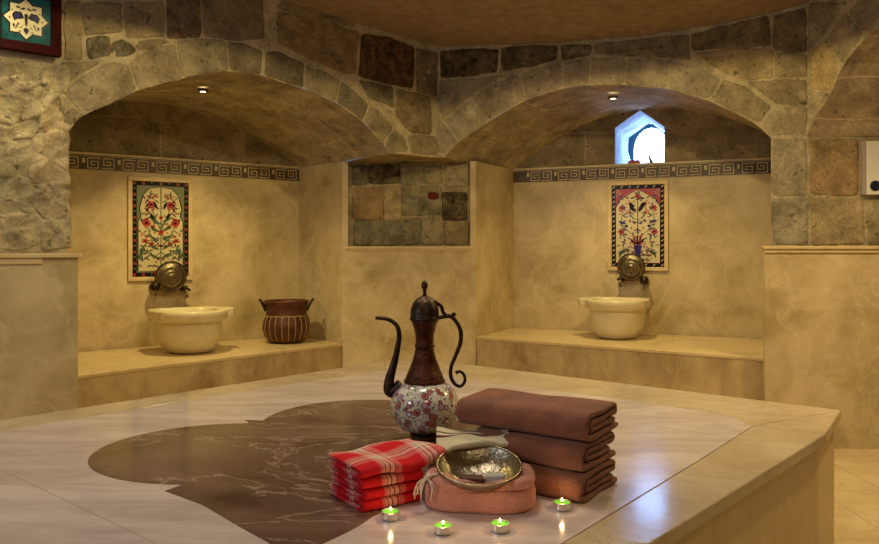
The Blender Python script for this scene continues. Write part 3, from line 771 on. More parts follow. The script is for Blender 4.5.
for a, b in ((F2E, Vector((4.2, 2.2, 0))), (Vector((4.2, 2.2, 0)), TE)):
    f = bm.faces.new([bm.verts.new(q) for q in (a, b, b+Vector((0, 0, 2.9)), a+Vector((0, 0, 2.9)))])
    for lp, uv in zip(f.loops, ((0, 0), (1, 0), (1, 2.9), (0, 2.9))): lp[uvl].uv = uv
struct(link('wall_rear', bm, REAR), 'stone walls behind the viewer')
bm = bmesh.new()
edge = [LP.w(u, .02, ceilL(u)) for u in [LP.L*i/24 for i in range(25)]] + [RP.w(u, .02, ceilR(u)) for u in [RP.L*i/24 for i in range(1, 25)]]
edge += [Vector((3.7, 4.1, 2.66)), Vector((4.3, 2.2, 2.66)), TE+Vector((.1, 0, 2.66))]+[p+Vector((0, 0, 2.66)) for p in roomp[1:-1][::-1]]
cen = Vector((0, 2.4, 2.70)); nb_ = len(edge); RG = 14
rings = [[bm.verts.new(p.lerp(cen, (k/RG)) if True else p) for p in edge] for k in range(RG)]
for k, rg in enumerate(rings):
    for v in rg:
        s = min(1, k/2); v.co.z += .012*s*noise.noise(v.co*5)+.02*math.sin(PI*.5*min(1, k/5))
c = bm.verts.new(cen+Vector((0, 0, .02)))
for a, b in zip(rings, rings[1:]):
    for i in range(nb_): bm.faces.new((a[i], a[(i+1) % nb_], b[(i+1) % nb_], b[i]))
for i in range(nb_): bm.faces.new((rings[-1][i], rings[-1][(i+1) % nb_], c))
struct(link('ceiling', bm, CEIL, smooth=True), 'rough brown plaster ceiling')

# ------------------------------------------------------------------ central platform
top = lambda x, y: on_h(x, y, ZP)
A_, B_, C1, C2, Dn = top(385, 361), top(437, 360.5), top(841.5, 410), top(826, 434), top(650, 544)
dd = (Dn-C2).normalized(); G = C2+dd*2.75; dd2 = (top(0, 420)-A_).normalized(); H = A_+dd2*2.35
outl = [A_, H, H+(G-H)*.06+Vector((-.02, -.2, 0)), G+(H-G)*.12, G, Dn, C2, C1, B_]
outl = [Vector((p.x, p.y, 0)) for p in outl]
def offset(pts, d):
    out = []; n = len(pts); area = sum(pts[i].x*pts[(i+1) % n].y-pts[(i+1) % n].x*pts[i].y for i in range(n)); s = 1 if area > 0 else -1
    for i in range(n):
        a = pts[i-1]; b = pts[i]; c = pts[(i+1) % n]
        e1 = (b-a).normalized(); e2_ = (c-b).normalized(); n1 = Vector((-e1.y, e1.x, 0))*s; n2 = Vector((-e2_.y, e2_.x, 0))*s
        m = (n1+n2).normalized(); k = d/max(.3, m.dot(n1)); out.append(b+m*k)
    return out
plat = empty('marble_platform', (outl[0]+outl[4])/2, 'large low marble platform in the middle of the room with a brown quatrefoil inlay', 'platform')
def ploc(bm): bmesh.ops.translate(bm, verts=bm.verts, vec=-plat.location)
bm = bmesh.new(); base = offset(outl, .022); prism(bm, [(p.x, p.y) for p in base], 0, ZP-.034); ploc(bm)
link('platform_side', bm, SIDE, plat)
bm = bmesh.new(); ins = offset(outl, .05); prism(bm, [(p.x, p.y) for p in ins], ZP-.034, ZP-.004); ploc(bm); link('platform_core', bm, JOINT, plat)
# inner field outline, measured
fi = [top(385, 370.6), top(220, 394.8), top(0, 431.5), None, None, None, top(560, 544), top(700, 459), top(752.7, 425.5), top(731, 416.5), top(700, 410.7), top(600, 396.4), top(465, 379.5), top(437, 372)]
l3 = outl[1]+Vector((.28, .0, 0)); l4 = outl[3]+Vector((.12, .25, 0)); l5 = outl[4]+Vector((.02, .30, 0))
fi[3] = l3; fi[4] = l4; fi[5] = l5
field = [Vector((p.x, p.y, 0)) for p in fi]
# rim slabs between field outline and platform outline, with joints
def rim(pts, gap=.0):
    bm = bmesh.new(); prism(bm, [(p.x, p.y) for p in pts], ZP-.034, ZP); ploc(bm)
    return bevel(link('rim_slab', bm, RIM, plat), .005, 3)
fo = offset(field, -.0008); go = outl
def shr(pts): return offset(pts, .0007)
rim(shr([go[0], fo[0], fo[1], fo[2], fo[3], go[1]]))
rim(shr([go[8], fo[13], fo[0], go[0]]))
rim(shr([go[7], fo[8], fo[9], fo[10], fo[11], fo[12], fo[13], go[8]]))
rim(shr([go[6], fo[8], go[7]]))
rim(shr([go[5], fo[6], fo[7], fo[8], go[6]]))
rim(shr([go[4], fo[5], fo[6], go[5]]))
rim(shr([go[3], fo[4], fo[5], go[4]]))
rim(shr([go[1], fo[3], fo[4], go[3], go[2]]))
bm = bmesh.new(); prism(bm, [(p.x, p.y) for p in field], ZP-.02, ZP-.0004); ploc(bm); link('field_slab', bm, FIELD, plat)
# slab joints
bm = bmesh.new()
def jline(a, b, w=.0016):
    a = Vector((a.x, a.y, 0)); b = Vector((b.x, b.y, 0)); p = Plane(tuple(a.xy), tuple(b.xy)); box(bm, 0, p.L, -w/2, w/2, ZP-.01, ZP-.0001, p.M)
jline(top(4, 471), top(160, 545)); ploc(bm); link('slab_joint', bm, JOINT, plat); bm = bmesh.new(); jline(top(622, 421), top(727, 437)); jline(top(20, 432), top(175, 428.5)) if False else None
ploc(bm); link('slab_joint', bm, JOINT, plat)
# quatrefoil inlay
def pxw(x, y): p = top(x, y); return Vector((p.x, p.y, 0))
qx, qy, hs, R_ = -.275, 2.265, .388, .338
qp = []
for (ox, oy, a0) in ((-hs, 0, 90), (0, -hs, 180), (hs, 0, 270), (0, hs, 0)):
    # barb corner before each lobe
    cxn = {90: (-hs, hs), 180: (-hs, -hs), 270: (hs, -hs), 0: (hs, hs)}[a0]
    qp.append(Vector((qx+cxn[0]*1.04, qy+cxn[1]*1.0, 0)))
    if a0 == 180:
        fl = [pxw(*p) for p in ((203, 505), (233, 523), (262, 539))]+[Vector((-.325, 1.522, 0)), Vector((-.29, 1.512, 0)), Vector((-.25, 1.528, 0))]+[pxw(*p) for p in ((335, 538), (357, 527), (382, 512))]+[Vector((-.055, 1.80, 0)), Vector((.02, 1.86, 0))]
        qp += [Vector(p) for p in smooth_path(fl, 5)]; continue
    for k in range(25):
        a = math.radians(a0+180*k/24)
        rr = R_
        qp.append(Vector((qx+ox*.97+rr*math.cos(a)*(1.08 if oy == 0 else 1), qy+oy*.97+rr*math.sin(a)*(1.08 if ox == 0 else 1), 0)))
bm = bmesh.new(); prism(bm, [(p.x, p.y) for p in qp], ZP-.015, ZP+.0003); ploc(bm); link('quatrefoil_inlay', bm, BROWN, plat)
bm = bmesh.new()
link_pts = None
bm.free()

# ------------------------------------------------------------------ basins
def basin(loc, rz, lab, earside, off=.20, k_=1.18, kz=1.38):
    o = empty('washbasin', loc, lab, 'washbasin', rz, 'marble basins')
    KM = Matrix.Translation((0, -off, 0)) @ Matrix.Diagonal((k_, k_, kz, 1))
    def link(nm, bm, mat, par, smooth=False):
        bmesh.ops.transform(bm, matrix=KM, verts=bm.verts); return globals()['link'](nm, bm, mat, par, smooth=smooth)
    # local: x along the wall, -y to the room, origin on bench at wall line
    bm = bmesh.new(); seg = 56
    def shape(r, yc, squ, z, front=1.0):
        out = []
        for i in range(seg):
            a = 2*PI*i/seg; c = math.cos(a); s = math.sin(a)
            p = 2.0 if s < 0 else squ
            rr = (abs(c)**p+abs(s)**p)**(-1/p)
            x = r*rr*c; y = yc + rr*s*(r*front if s < 0 else min(r, -yc-.004))
            out.append(bm.verts.new((x, y, z)))
        return out
    prof = [(.100, -.21, 2, .0), (.132, -.21, 2, .010), (.156, -.20, 2.2, .034), (.169, -.20, 3, .07), (.174, -.20, 4, .11), (.176, -.20, 5, .155)]
    rings = [shape(r, y, s, z, 1.08) for r, y, s, z in prof]
    for a, b in zip(rings, rings[1:]):
        for i in range(seg): bm.faces.new((a[i], a[(i+1) % seg], b[(i+1) % seg], b[i]))
    bm.faces.new(rings[0][::-1])
    link('basin_body', bm, BASINM, o, smooth=True)
    bm = bmesh.new()
    outer = [(.181, 6, .150), (.198, 6, .160), (.204, 6, .178), (.204, 6, .198), (.198, 6, .206)]
    inner = [(.168, 5, .206), (.160, 5, .196), (.150, 4, .12), (.12, 2.4, .05), (.06, 2, .032)]
    rings = [shape(r, -.205, s, z, 1.06) for r, s, z in outer+inner]
    for a, b in zip(rings, rings[1:]):
        for i in range(seg): bm.faces.new((a[i], a[(i+1) % seg], b[(i+1) % seg], b[i]))
    bm.faces.new(rings[-1])
    link('basin_rim', bm, BASINM, o, smooth=True)
    bm = bmesh.new(); s = earside
    pts = [(s*.150, -.13), (s*.235, -.13), (s*.250, -.145), (s*.250, -.235), (s*.235, -.25), (s*.17, -.25)]
    prism(bm, pts, .166, .2065); bevel(link('ear', bm, BASINM, o), .006, 3)
    bm = bmesh.new()
    pts = [(-s*.155, -.33), (-s*.19, -.30), (-s*.208, -.25), (-s*.208, -.17), (-s*.19, -.15), (-s*.15, -.15)]
    prism(bm, pts, .170, .2063); bevel(link('ear', bm, BASINM, o), .006, 3)
    return o
uB, _ = LB.px(171, 300); pB = LB.w(uB, -.003, ZL); basin(pB, LB.rz, 'cream marble basin on the left bench beside the copper cauldron', 1)
uB, _ = RB.px(625.5, 300); pB = RB.w(uB, -.003, ZR); basin(pB, RB.rz, 'cream marble basin on the right bench below the window', -1, .14, 1.10, 1.36)

# ------------------------------------------------------------------ tile panels
def tile_panel(pl, px, style, lab):
    (u0, z1), (u1, z0) = pl.px(px[0], (px[4])), pl.px(px[1], px[5])
    w = u1-u0; h = px[3]; zc = px[2]
    o = empty('tile_panel', pl.w((u0+u1)/2, -.005, zc), lab, 'tile panel', pl.rz)
    bm = bmesh.new(); t = .030
    for (a, b, c, d) in ((-w/2-t, w/2+t, h/2, h/2+t), (-w/2-t, w/2+t, -h/2-t, -h/2), (-w/2-t, -w/2, -h/2, h/2), (w/2, w/2+t, -h/2, h/2)):
        box(bm, a, b, -.012, .004, c, d)
    bevel(link('panel_frame', bm, TRIMM, o), .004, 2)
    bm = bmesh.new(); lay = [-.002]
    mats = [BLACKG, CREAMT, REDG, GREENG, OLIVEG, BLUEG]
    AX, AZ = w/.255*1.22, h/.52*1.22
    def poly(pts, mi, k, art=None):
        y = -.002-.00035*k
        if k >= 8: pts = [(p[0]*AX, p[1]*AZ+(.0 if style else -.004)) for p in pts]
        f = bm.faces.new([bm.verts.new((p[0], y, p[1])) for p in pts]); f.material_index = mi
    def disc(x, z, r, mi, k, n=10, sq=1, rot=0): poly([(x+r*math.cos(2*PI*i/n+rot), z+r*sq*math.sin(2*PI*i/n+rot)) for i in range(n)], mi, k)
    def flower(x, z, r, mi, k, n=6):
        for i in range(n): disc(x+r*.62*math.cos(2*PI*i/n), z+r*.62*math.sin(2*PI*i/n), r*.48, mi, k+.1*i, 7)
        disc(x, z, r*.35, 0, k+1)
    def leaf(x, z, ang, L, wd, mi, k):
        c, s = math.cos(ang), math.sin(ang); pts = []
        for i in range(9): t_ = i/8; yy = wd*math.sin(PI*t_); pts.append((x+c*L*t_-s*yy, z+s*L*t_+c*yy))
        for i in range(7, 0, -1): t_ = i/8; yy = -wd*.3*math.sin(PI*t_); pts.append((x+c*L*t_-s*yy, z+s*L*t_+c*yy))
        poly(pts, mi, k)
    def stem(pts, wd, mi, k):
        P = smooth_path([(p[0], 0, p[1]) for p in pts], 5)
        for a, b in zip(P, P[1:]):
            d = (b-a).normalized(); nn = Vector((-d.z, 0, d.x))*wd/2
            poly([((a-nn).x, (a-nn).z), ((b-nn).x, (b-nn).z), ((b+nn).x, (b+nn).z), ((a+nn).x, (a+nn).z)], mi, k)
    W, Hh = w/2, h/2
    box(bm, -W, W, -.002, .004, -Hh, Hh)
    b = .030
    bi = 3 if style == 0 else 1
    # border ornaments
    nh = 16
    for i in range(nh+1):
        z = -Hh+b/2+(h-b)*i/nh
        for sx in (-1, 1):
            x = sx*(W-b/2)
            if style == 0:
                (flower(x, z, .0105, 2, 2) if i % 2 == 0 else (leaf(x-.009, z, .5, .018, .006, 3, 2), leaf(x+.009, z, PI-.5, .018, .006, 4, 3)))
            else:
                poly([(x-.010, z-.004), (x+.006, z+.011), (x+.010, z+.007), (x-.006, z-.008)], 1, 2); disc(x+.004, z-.006, .0035, 2, 3, 6)
    nw = 6
    for i in range(1, nw):
        x = -W+b/2+(w-b)*i/nw
        for sz in (-1, 1):
            z = sz*(Hh-b/2)
            if style == 0: (flower(x, z, .0105, 2, 2) if i % 2 else leaf(x-.009, z, .5, .018, .006, 4, 2))
            else: poly([(x-.010, z-.004), (x+.006, z+.011), (x+.010, z+.007), (x-.006, z-.008)], 1, 2)
    W2_, H2 = W-b, Hh-b
    poly([(-W2_, -H2), (W2_, -H2), (W2_, H2), (-W2_, H2)], 4 if style == 0 else 2, 3)
    if style == 1:
        for sx in (-1, 1):
            for i in range(7): disc(sx*(W2_-.010-.012*(i % 3)), H2-.010-.014*(i//2), .004, 1, 4, 7)
    else:
        for i in range(8):
            for sx in (-1, 1): leaf(sx*(W2_-.006), -H2+.02+i*.038, PI/2, .03, .006, 3, 4)
    # mihrab-shaped cream field
    m_ = .012 if style == 0 else .003
    Wc = W2_-m_
    if style == 0:
        pts = [(-Wc, -H2+m_), (Wc, -H2+m_), (Wc, H2*.18), (Wc*.86, H2*.30), (Wc*.94, H2*.48), (Wc*.78, H2*.78), (Wc*.5, H2*.93), (0, H2*.97), (-Wc*.5, H2*.93), (-Wc*.78, H2*.78), (-Wc*.94, H2*.48), (-Wc*.86, H2*.30), (-Wc, H2*.18)]
    else:
        pts = [(-Wc, -H2+m_), (Wc, -H2+m_), (Wc, H2*.50), (Wc*.8, H2*.70), (Wc*.5, H2*.82), (0, H2*.98), (-Wc*.5, H2*.82), (-Wc*.8, H2*.70), (-Wc, H2*.50)]
    poly([(p[0]*1.05, p[1]+.002) for p in pts], 0, 5); poly(pts, 1, 6)
    G_ = 3
    # central plant
    stem([(0, -H2*.75), (0, -.02), (0, H2*.7)], .004, G_, 8)
    if style == 0:
        poly([(-.028, -H2*.60), (.028, -H2*.60), (.014, -H2*.86), (-.014, -H2*.86)], 2, 9)
        for sx in (-1, 1):
            stem([(0, -.08), (sx*.035, -.03), (sx*.055, .03)], .0035, G_, 8); stem([(0, 0), (sx*.02, .05), (sx*.036, .10)], .0035, G_, 8)
            stem([(0, -.10), (sx*.03, -.12), (sx*.065, -.08)], .0035, G_, 8)
            flower(sx*.036, .112, .016, 2, 9); flower(sx*.054, .030, .016, 2, 9); flower(sx*.030, .012, .009, 2, 10)
            flower(sx*.058, -.05, .009, 2, 10); flower(sx*.035, -.065, .009, 2, 10)
            for j in range(5): leaf(sx*.004, -.13+.04*j, PI/2-sx*1.0, .045, .009, G_, 11)
            for j in range(5): leaf(sx*.06, .04+.018*j, PI/2+sx*(.9-.1*j), .035, .004, 0, 12)
            leaf(sx*.022, .045, PI/2-sx*.5, .035, .010, 0, 13)
            for j in range(3): leaf(sx*.070, -.14+.012*j, PI/2-sx*(.4-.3*j), .05, .007, G_, 13); 
            leaf(sx*.012, .09, PI/2-sx*.3, .04, .008, 0, 14)
        flower(0, .055, .008, 2, 15); flower(0, -.01, .010, 2, 15)
    else:
        for j in range(5): leaf(0, -.10+.0*j, PI/2+(j-2)*.35, .055, .006, 0, 9)
        for j in range(6): leaf(0, -.165+.02*j, PI/2+.9, .03, .006, 2, 10); leaf(0, -.165+.02*j, PI/2-.9, .03, .006, 2, 10)
        poly([(-.016, -.10), (.016, -.10), (.010, -.15), (.018, -.185), (-.018, -.185), (-.010, -.15)], 5, 11)
        for sx in (-1, 1):
            stem([(0, .03), (sx*.03, .06), (sx*.028, .12)], .003, G_, 8); stem([(0, -.06), (sx*.045, -.02), (sx*.066, .01), (sx*.060, .08)], .003, G_, 8)
            stem([(sx*.01, -.14), (sx*.05, -.15), (sx*.06, -.08)], .003, G_, 8)
            flower(sx*.062, .095, .013, 2, 9); flower(sx*.066, -.030, .013, 2, 9); flower(sx*.028, .115, .009, 2, 10)
            flower(sx*.030, .07, .007, 2, 10); flower(sx*.045, .00, .007, 5, 10)
            leaf(sx*.005, .07, PI/2-sx*.5, .055, .013, 0, 12); leaf(sx*.01, .10, PI/2-sx*.8, .035, .009, 0, 12)
            for j in range(5): leaf(sx*.045, -.06+.035*j, PI/2-sx*.8, .022, .005, G_, 13); leaf(sx*.058, -.05+.035*j, PI/2+sx*.9, .018, .004, 5, 13)
            leaf(sx*.045, .015, PI/2-sx*1.2, .035, .010, 5, 14)
            for j in range(4): leaf(sx*.072, -.17+.01*j, PI/2+sx*(.1+.35*j), .05, .006, G_, 14)
            for j in range(4): disc(sx*(.030+.006*j), -.09-.02*j, .0045, 2, 15)
        flower(0, .155, .012, 2, 15)
    rnd = random.Random(5+style)
    for q in range(150 if style == 0 else 110):
        x = rnd.uniform(.004, .073); z = rnd.uniform(-.185, .165)
        if style == 0 and z > .08 and x > .055: continue
        a_ = rnd.uniform(0, PI); kk = rnd.random()
        for sx in (-1, 1):
            aa = a_ if sx > 0 else PI-a_
            if kk < .62: leaf(sx*x, z, aa, rnd.uniform(.014, .026), .0042, (3 if kk < .3 else 0 if kk < .5 else 4) if style == 0 else (3 if kk < .25 else 5 if kk < .42 else 0), 8.2)
            elif kk < .8: disc(sx*x, z, .0042, 2, 8.4, 6)
    link('tile_face', bm, mats, o, recalc=False)
    return o
zc = (LB.px(159.5, 181.5)[1]+LB.px(159.5, 277)[1])/2; hh = LB.px(159.5, 182.5)[1]-LB.px(159.5, 277)[1]
tile_panel(LB, (132, 188, zc, hh, 180, 277), 0, 'floral tile panel with green and red border in the left alcove')
zc = (RB.px(638, 185)[1]+RB.px(638, 267)[1])/2; hh = RB.px(638, 185)[1]-RB.px(638, 267)[1]
tile_panel(RB, (612, 664.5, zc, hh, 185, 267), 1, 'floral tile panel with cream arch and red corners under the window')

# ------------------------------------------------------------------ hammam bowls hung over the taps
def hbowl(pl, px, py, r, lab, tilt=.12):
    u, z = pl.px(px, py); 
    r *= S; o = empty('bath_bowl', pl.w(u, -.095, z), lab, 'bowl', pl.rz, None)
    Rm = Matrix.Rotation(PI/2+tilt, 4, 'X')
    prof = [(0, .022), (.18*r, .024), (.22*r, .018), (.34*r, .014), (.38*r, .018), (.42*r, .012), (.62*r, .006), (.66*r, .010), (.70*r, .004), (.88*r, -.004), (.97*r, -.010), (r, -.006), (1.0*r, -.013), (.93*r, -.018), (.6*r, -.004), (.25*r, .010), (0, .012)]
    bm = bmesh.new(); lathe(bm, prof, 40); bmesh.ops.transform(bm, matrix=Rm, verts=bm.verts)
    link('bowl_dish', bm, BRASS, o, smooth=True)
    bm = bmesh.new(); lathe(bm, [(1.03*r, -.016), (1.06*r, -.010), (1.03*r, -.004), (.985*r, -.007), (.985*r, -.014), (1.03*r, -.016)], 40); bmesh.ops.transform(bm, matrix=Rm, verts=bm.verts)
    link('bowl_rim', bm, DARKM, o, smooth=True)
    return o
def tap(pl, px, py, lab, ball):
    u, z = pl.px(px, py)
    o = empty('wall_tap', pl.w(u, 0, z), lab, 'tap', pl.rz)
    def link(nm, bm, mat, par, smooth=False):
        bmesh.ops.scale(bm, vec=(S, S, S), verts=bm.verts); return globals()['link'](nm, bm, mat, par, smooth=smooth)
    bm = bmesh.new(); tube(bm, [(0, 0, 0), (0, -.012, 0), (0, -.013, 0), (0, -.05, 0)], [.018, .018, .010, .010], 16)
    tube(bm, smooth_path([(0, -.035, 0), (0, -.06, -.004), (0, -.072, -.022), (0, -.072, -.045)], 4), .0075, 12)
    link('tap_body', bm, BRASS, o, smooth=True)
    bm = bmesh.new()
    if ball:
        lathe(bm, [(0, .028), (.015, .025), (.026, .010), (.027, -.005), (.020, -.019), (0, -.026)], 20); bmesh.ops.translate(bm, verts=bm.verts, vec=(0, -.062, .004))
    else:
        tube(bm, [(-.022, -.058, -.002), (.0, -.06, .008), (.024, -.058, -.006)], [.006, .009, .006], 10)
        tube(bm, [(0, -.05, 0), (0, -.06, .02)], [.006, .008], 10)
    link('tap_handle', bm, DARKM, o, smooth=True)
    return o
hbowl(LB, 167.5, 276.5, .084, 'round brass bath bowl leaning on the taps above the left basin')
tap(LB, 152, 287, 'brass tap with dark ball handle left of the bowl over the left basin', True)
tap(LB, 183, 289, 'brass tap with bar handle right of the bowl over the left basin', False)
hbowl(RB, 633, 267, .078, 'round brass bath bowl leaning on the taps above the right basin')
tap(RB, 622.5, 279, 'brass tap with bar handle left of the bowl over the right basin', False)
tap(RB, 646, 281, 'brass tap with dark ball handle right of the bowl over the right basin', True)

# ------------------------------------------------------------------ copper cauldron
pc = at(286.5, 300, 4.44*S); o = empty('copper_cauldron', (pc.x, pc.y, ZL), 'dark red copper cauldron with two handles on the left bench', 'cauldron', .15)
s = 4.40*S/F
prof = [(0, 0), (15*s, 0), (18.5*s, 2*s), (22.3*s, 8*s), (24*s, 15*s), (23.2*s, 22*s), (20.8*s, 27.5*s), (20*s, 30*s), (20.3*s, 36*s), (22*s, 40.5*s), (22.6*s, 41.5*s), (21.8*s, 42.3*s), (20.2*s, 41*s), (18.8*s, 36*s), (18.6*s, 28*s), (20*s, 15*s), (14*s, 3*s), (0, 2*s)]
bm = bmesh.new(); lathe(bm, prof, 56); link('pot_body', bm, POTC, o, smooth=True)
bm = bmesh.new()
for k in range(22):
    a = 2*PI*k/22; pts = []
    for r_, z in ((16.6, 1.6), (20.4, 4.7), (23.3, 11), (24.1, 16), (23.2, 22), (21.2, 27)): pts.append((r_*s*1.003*math.cos(a), r_*s*1.003*math.sin(a), z*s))
    tube(bm, smooth_path(pts, 3), .0019, 6)
ring = [(21.1*s*math.cos(2*PI*k/40), 21.1*s*math.sin(2*PI*k/40), (27.3+.35*math.sin(k*1.9))*s) for k in range(41)]
tube(bm, ring, .0026, 6); link('engraved_line', bm, POTL, o, smooth=True)
for sx in (-1, 1):
    bm = bmesh.new()
    pts = [(sx*20.3*s, -.03, 32*s), (sx*22.5*s, -.028, 37*s), (sx*25*s, -.02, 41.5*s), (sx*26.5*s, 0, 43*s), (sx*25*s, .02, 41.5*s), (sx*22.5*s, .028, 37*s), (sx*20.3*s, .03, 32*s)]
    tube(bm, smooth_path(pts, 5), .0095, 10); link('pot_handle', bm, DARKM, o, smooth=True)

# ------------------------------------------------------------------ ewer
DE = 2.36; se = DE/F; ex = (424.6-CX)*se
o = empty('ewer', (ex, DE, ZP), 'tall dark copper ewer with floral enamel belly standing behind the towels', 'ewer')
yb = CY+.6/se  # base pixel row
def zz(y): return (yb-y)*se
def eprof(lst): return [(hw*se, zz(y)) for hw, y in lst]
bm = bmesh.new(); lathe(bm, eprof([(0, yb), (18.5, yb), (19, yb-1.6), (17.5, yb-3), (14.5, yb-4.5), (13.6, yb-6.5), (15, 431.5), (16, 430.5), (0, 430)]), 40); link('foot', bm, DARKM, o, smooth=True)
bm = bmesh.new(); lathe(bm, eprof([(0, 431), (15, 430.8), (22, 428), (28, 423), (32, 416.5), (34, 409), (34.2, 403), (32.8, 396), (29.5, 390), (25, 385.5), (19.5, 381.8), (0, 381)]), 64); link('enamel_belly', bm, ENAMEL, o, smooth=True)
bm = bmesh.new(); lathe(bm, eprof([(19.2, 383.5), (20.6, 381.5), (20.4, 379), (18.6, 377.6), (18.8, 376), (17.6, 374), (14.8, 367), (12, 360), (10, 352), (9.1, 347.5), (10.2, 346.6), (10.4, 345.2), (9.1, 344.2), (9.0, 340), (9.8, 333), (11.6, 326), (12.9, 322), (14, 320.4), (0, 320)]), 48); link('neck', bm, COPPER, o, smooth=True)
bm = bmesh.new(); lathe(bm, eprof([(12.6, 321), (15, 319.8), (15.2, 317.8), (14.2, 316.8), (14.4, 313), (13.6, 307.5), (11.4, 302.5), (8, 298.6), (4, 296.2), (2, 295), (0, 294.5)]), 40); lid = link('lid', bm, DARKM, o, smooth=True)
bm = bmesh.new(); lathe(bm, eprof([(0, 296), (2.4, 295), (1.3, 292.8), (2.4, 291.4), (1.6, 290.2), (3.1, 287.6), (3.5, 285), (2.6, 282.4), (.9, 280.4), (0, 279.8)]), 20); link('finial', bm, DARKM, o, smooth=True)
def P2(x, y, dy=0): return ((x-424.6)*se, dy, zz(y))
sp = [P2(402, 385), P2(395, 391), P2(389.5, 390.5), P2(389, 383), P2(391.2, 373), P2(394.5, 362), P2(397.6, 348), P2(399.2, 336), P2(397.3, 326.5), P2(391, 320.6), P2(383.4, 318.4), P2(375.5, 318)]
rd = [7, 6.6, 5.8, 5.2, 4.4, 3.6, 2.9, 2.5, 2.2, 2.1, 2.0, 1.7]
pts = smooth_path(sp, 5); rads = [interp(list(range(12)), rd, i/5)*se for i in range(len(pts))]
bm = bmesh.new(); tube(bm, pts, rads, 18); link('spout', bm, DARKM, o, smooth=True)
hp = [P2(438, 317.5), P2(443, 317), P2(447.5, 316), P2(451.5, 316.8), P2(456.5, 322), P2(460.6, 331), P2(460.4, 343), P2(455.5, 356), P2(451.2, 367), P2(451, 377), P2(455.5, 384.5), P2(461, 386), P2(464.8, 381), P2(463.8, 374.5), P2(459.5, 371.3), P2(455.8, 373)]
hr = [1.9, 2.0, 2.4, 2.1, 2.0, 2.2, 2.2, 2.0, 1.9, 1.9, 1.8, 1.7, 1.6, 1.5, 1.5, 2.0]
pts = smooth_path(hp, 5); rads = [interp(list(range(16)), hr, i/5)*se for i in range(len(pts))]
bm = bmesh.new(); tube(bm, pts, rads, 12)
tube(bm, smooth_path([P2(447, 316), P2(443, 312), P2(441.5, 306.5), P2(437, 303), P2(434.5, 301)], 5), [1.9*se]*21, 10)
tube(bm, smooth_path([P2(452, 317), P2(453.5, 313.5), P2(455.5, 315.5)], 4), [1.5*se]*9, 8)
link('handle', bm, DARKM, o, smooth=True)
bm = bmesh.new()
for k in range(9):
    t = 12+k*2; a = pts
for k in range(8):
    x, y = 388.2-.15*k*0+k*.65, 392-k*3.3
    tube(bm, [P2(x-4.0, y+.2, -.006), P2(x-4.0, y-1.4, -.006)], .0018, 6)
link('spout_beading', bm, ALU, o, smooth=True)

# ------------------------------------------------------------------ textiles
def strip_outline(path, th):
    """closed outline around a thick open path (2D)"""
    P = [Vector(p) for p in path]; n = len(P); L = []; R = []
    for i, p in enumerate(P):
        t = (P[min(i+1, n-1)]-P[max(i-1, 0)]).normalized(); nn = Vector((-t.y, t.x))
        L.append(p+nn*th/2); R.append(p-nn*th/2)
    return L, R
def fold_path(width, hs, r_end=True, n=8, inset=0):
    """zigzag folded path: list of layer heights; returns 2D path (v,z) with round noses"""
    pts = []; d = 1
    for i, z in enumerate(hs):
        a, b = (0+.0, width) if d == 1 else (width, 0)
        for k in range(n+1): pts.append((a+(b-a)*k/n, z))
        if i < len(hs)-1:
            r = (hs[i+1]-z)/2
            for k in range(1, 5):
                ang = -PI/2+PI*k/5
                pts.append((b+d*abs(r)*math.cos(ang), z+r+r*math.sin(ang)))
        d = -d
    return pts
def cloth_roll(name, parent, path, th, length, mat, wob=.004, seed=0, nl=26, bulge=None, M=None, endround=.006, xw=None):
    """thick strip with section path (v,z) swept along local x; uv: u along x, v along path"""
    bm = bmesh.new(); uvl = bm.loops.layers.uv.new('UVMap')
    L, R = strip_outline(path, th); n = len(L)
    acc = [0]
    for i in range(1, n): acc.append(acc[-1]+(Vector(path[i])-Vector(path[i-1])).length)
    sec = [(p, a) for p, a in zip(L, acc)]+[(p, a) for p, a in zip(R[::-1], acc[::-1])]
    mid = [Vector(p) for p in path]+[Vector(p) for p in path[::-1]]
    xs = [0, endround*.25, endround] + [endround+(length-2*endround)*k/nl for k in range(1, nl)] + [length-endround, length-endround*.25, length]
    ks = [.55, .88, 1]+[1]*(nl-1)+[1, .88, .55]
    rows = []
    for x, kk in zip(xs, ks):
        row = []
        for (p, a), m in zip(sec, mid):
            q = m+(p-m)*kk
            v3 = Vector((x*9, q.x*9, q.y*16+seed*7.3))
            nx = noise.noise(v3)*wob; ny = noise.noise(v3+Vector((5, 5, 5)))*wob; nz_ = noise.noise(v3+Vector((9, 1, 3)))*wob*.55
            hgt = min(1, max(0, q.y/.012))
            z = q.y+nz_*hgt
            if bulge: z += bulge(x, q.x, q.y)
            ex_ = (noise.noise(Vector((q.x*14, q.y*60, seed+ (0 if x < length/2 else 4))))*min(wob, .0045)*1.3) if (x < endround*1.2 or x > length-endround*1.2) else 0
            row.append(bm.verts.new((x+nx*.3+ex_, q.x+ny, z)))
        rows.append(row)
    m = len(sec)
    def face(vs, uvs):
        f = bm.faces.new(vs); f.smooth = True
        for lp, c in zip(f.loops, uvs): lp[uvl].uv = c
    for i in range(len(rows)-1):
        for j in range(m):
            jj = (j+1) % m
            face((rows[i][j], rows[i+1][j], rows[i+1][jj], rows[i][jj]), ((xs[i], sec[j][1]), (xs[i+1], sec[j][1]), (xs[i+1], sec[jj][1]), (xs[i], sec[jj][1])))
    for row, x, flip in ((rows[0], xs[0], False), (rows[-1], xs[-1], True)):
        for j in range(n-1):
            a, b, c, d = row[j], row[j+1], row[2*n-2-j], row[2*n-1-j]
            face((a, b, c, d) if not flip else (d, c, b, a), [(x, acc[j])]*4)
    ob = link(name, bm, mat, parent, M)
    return ob

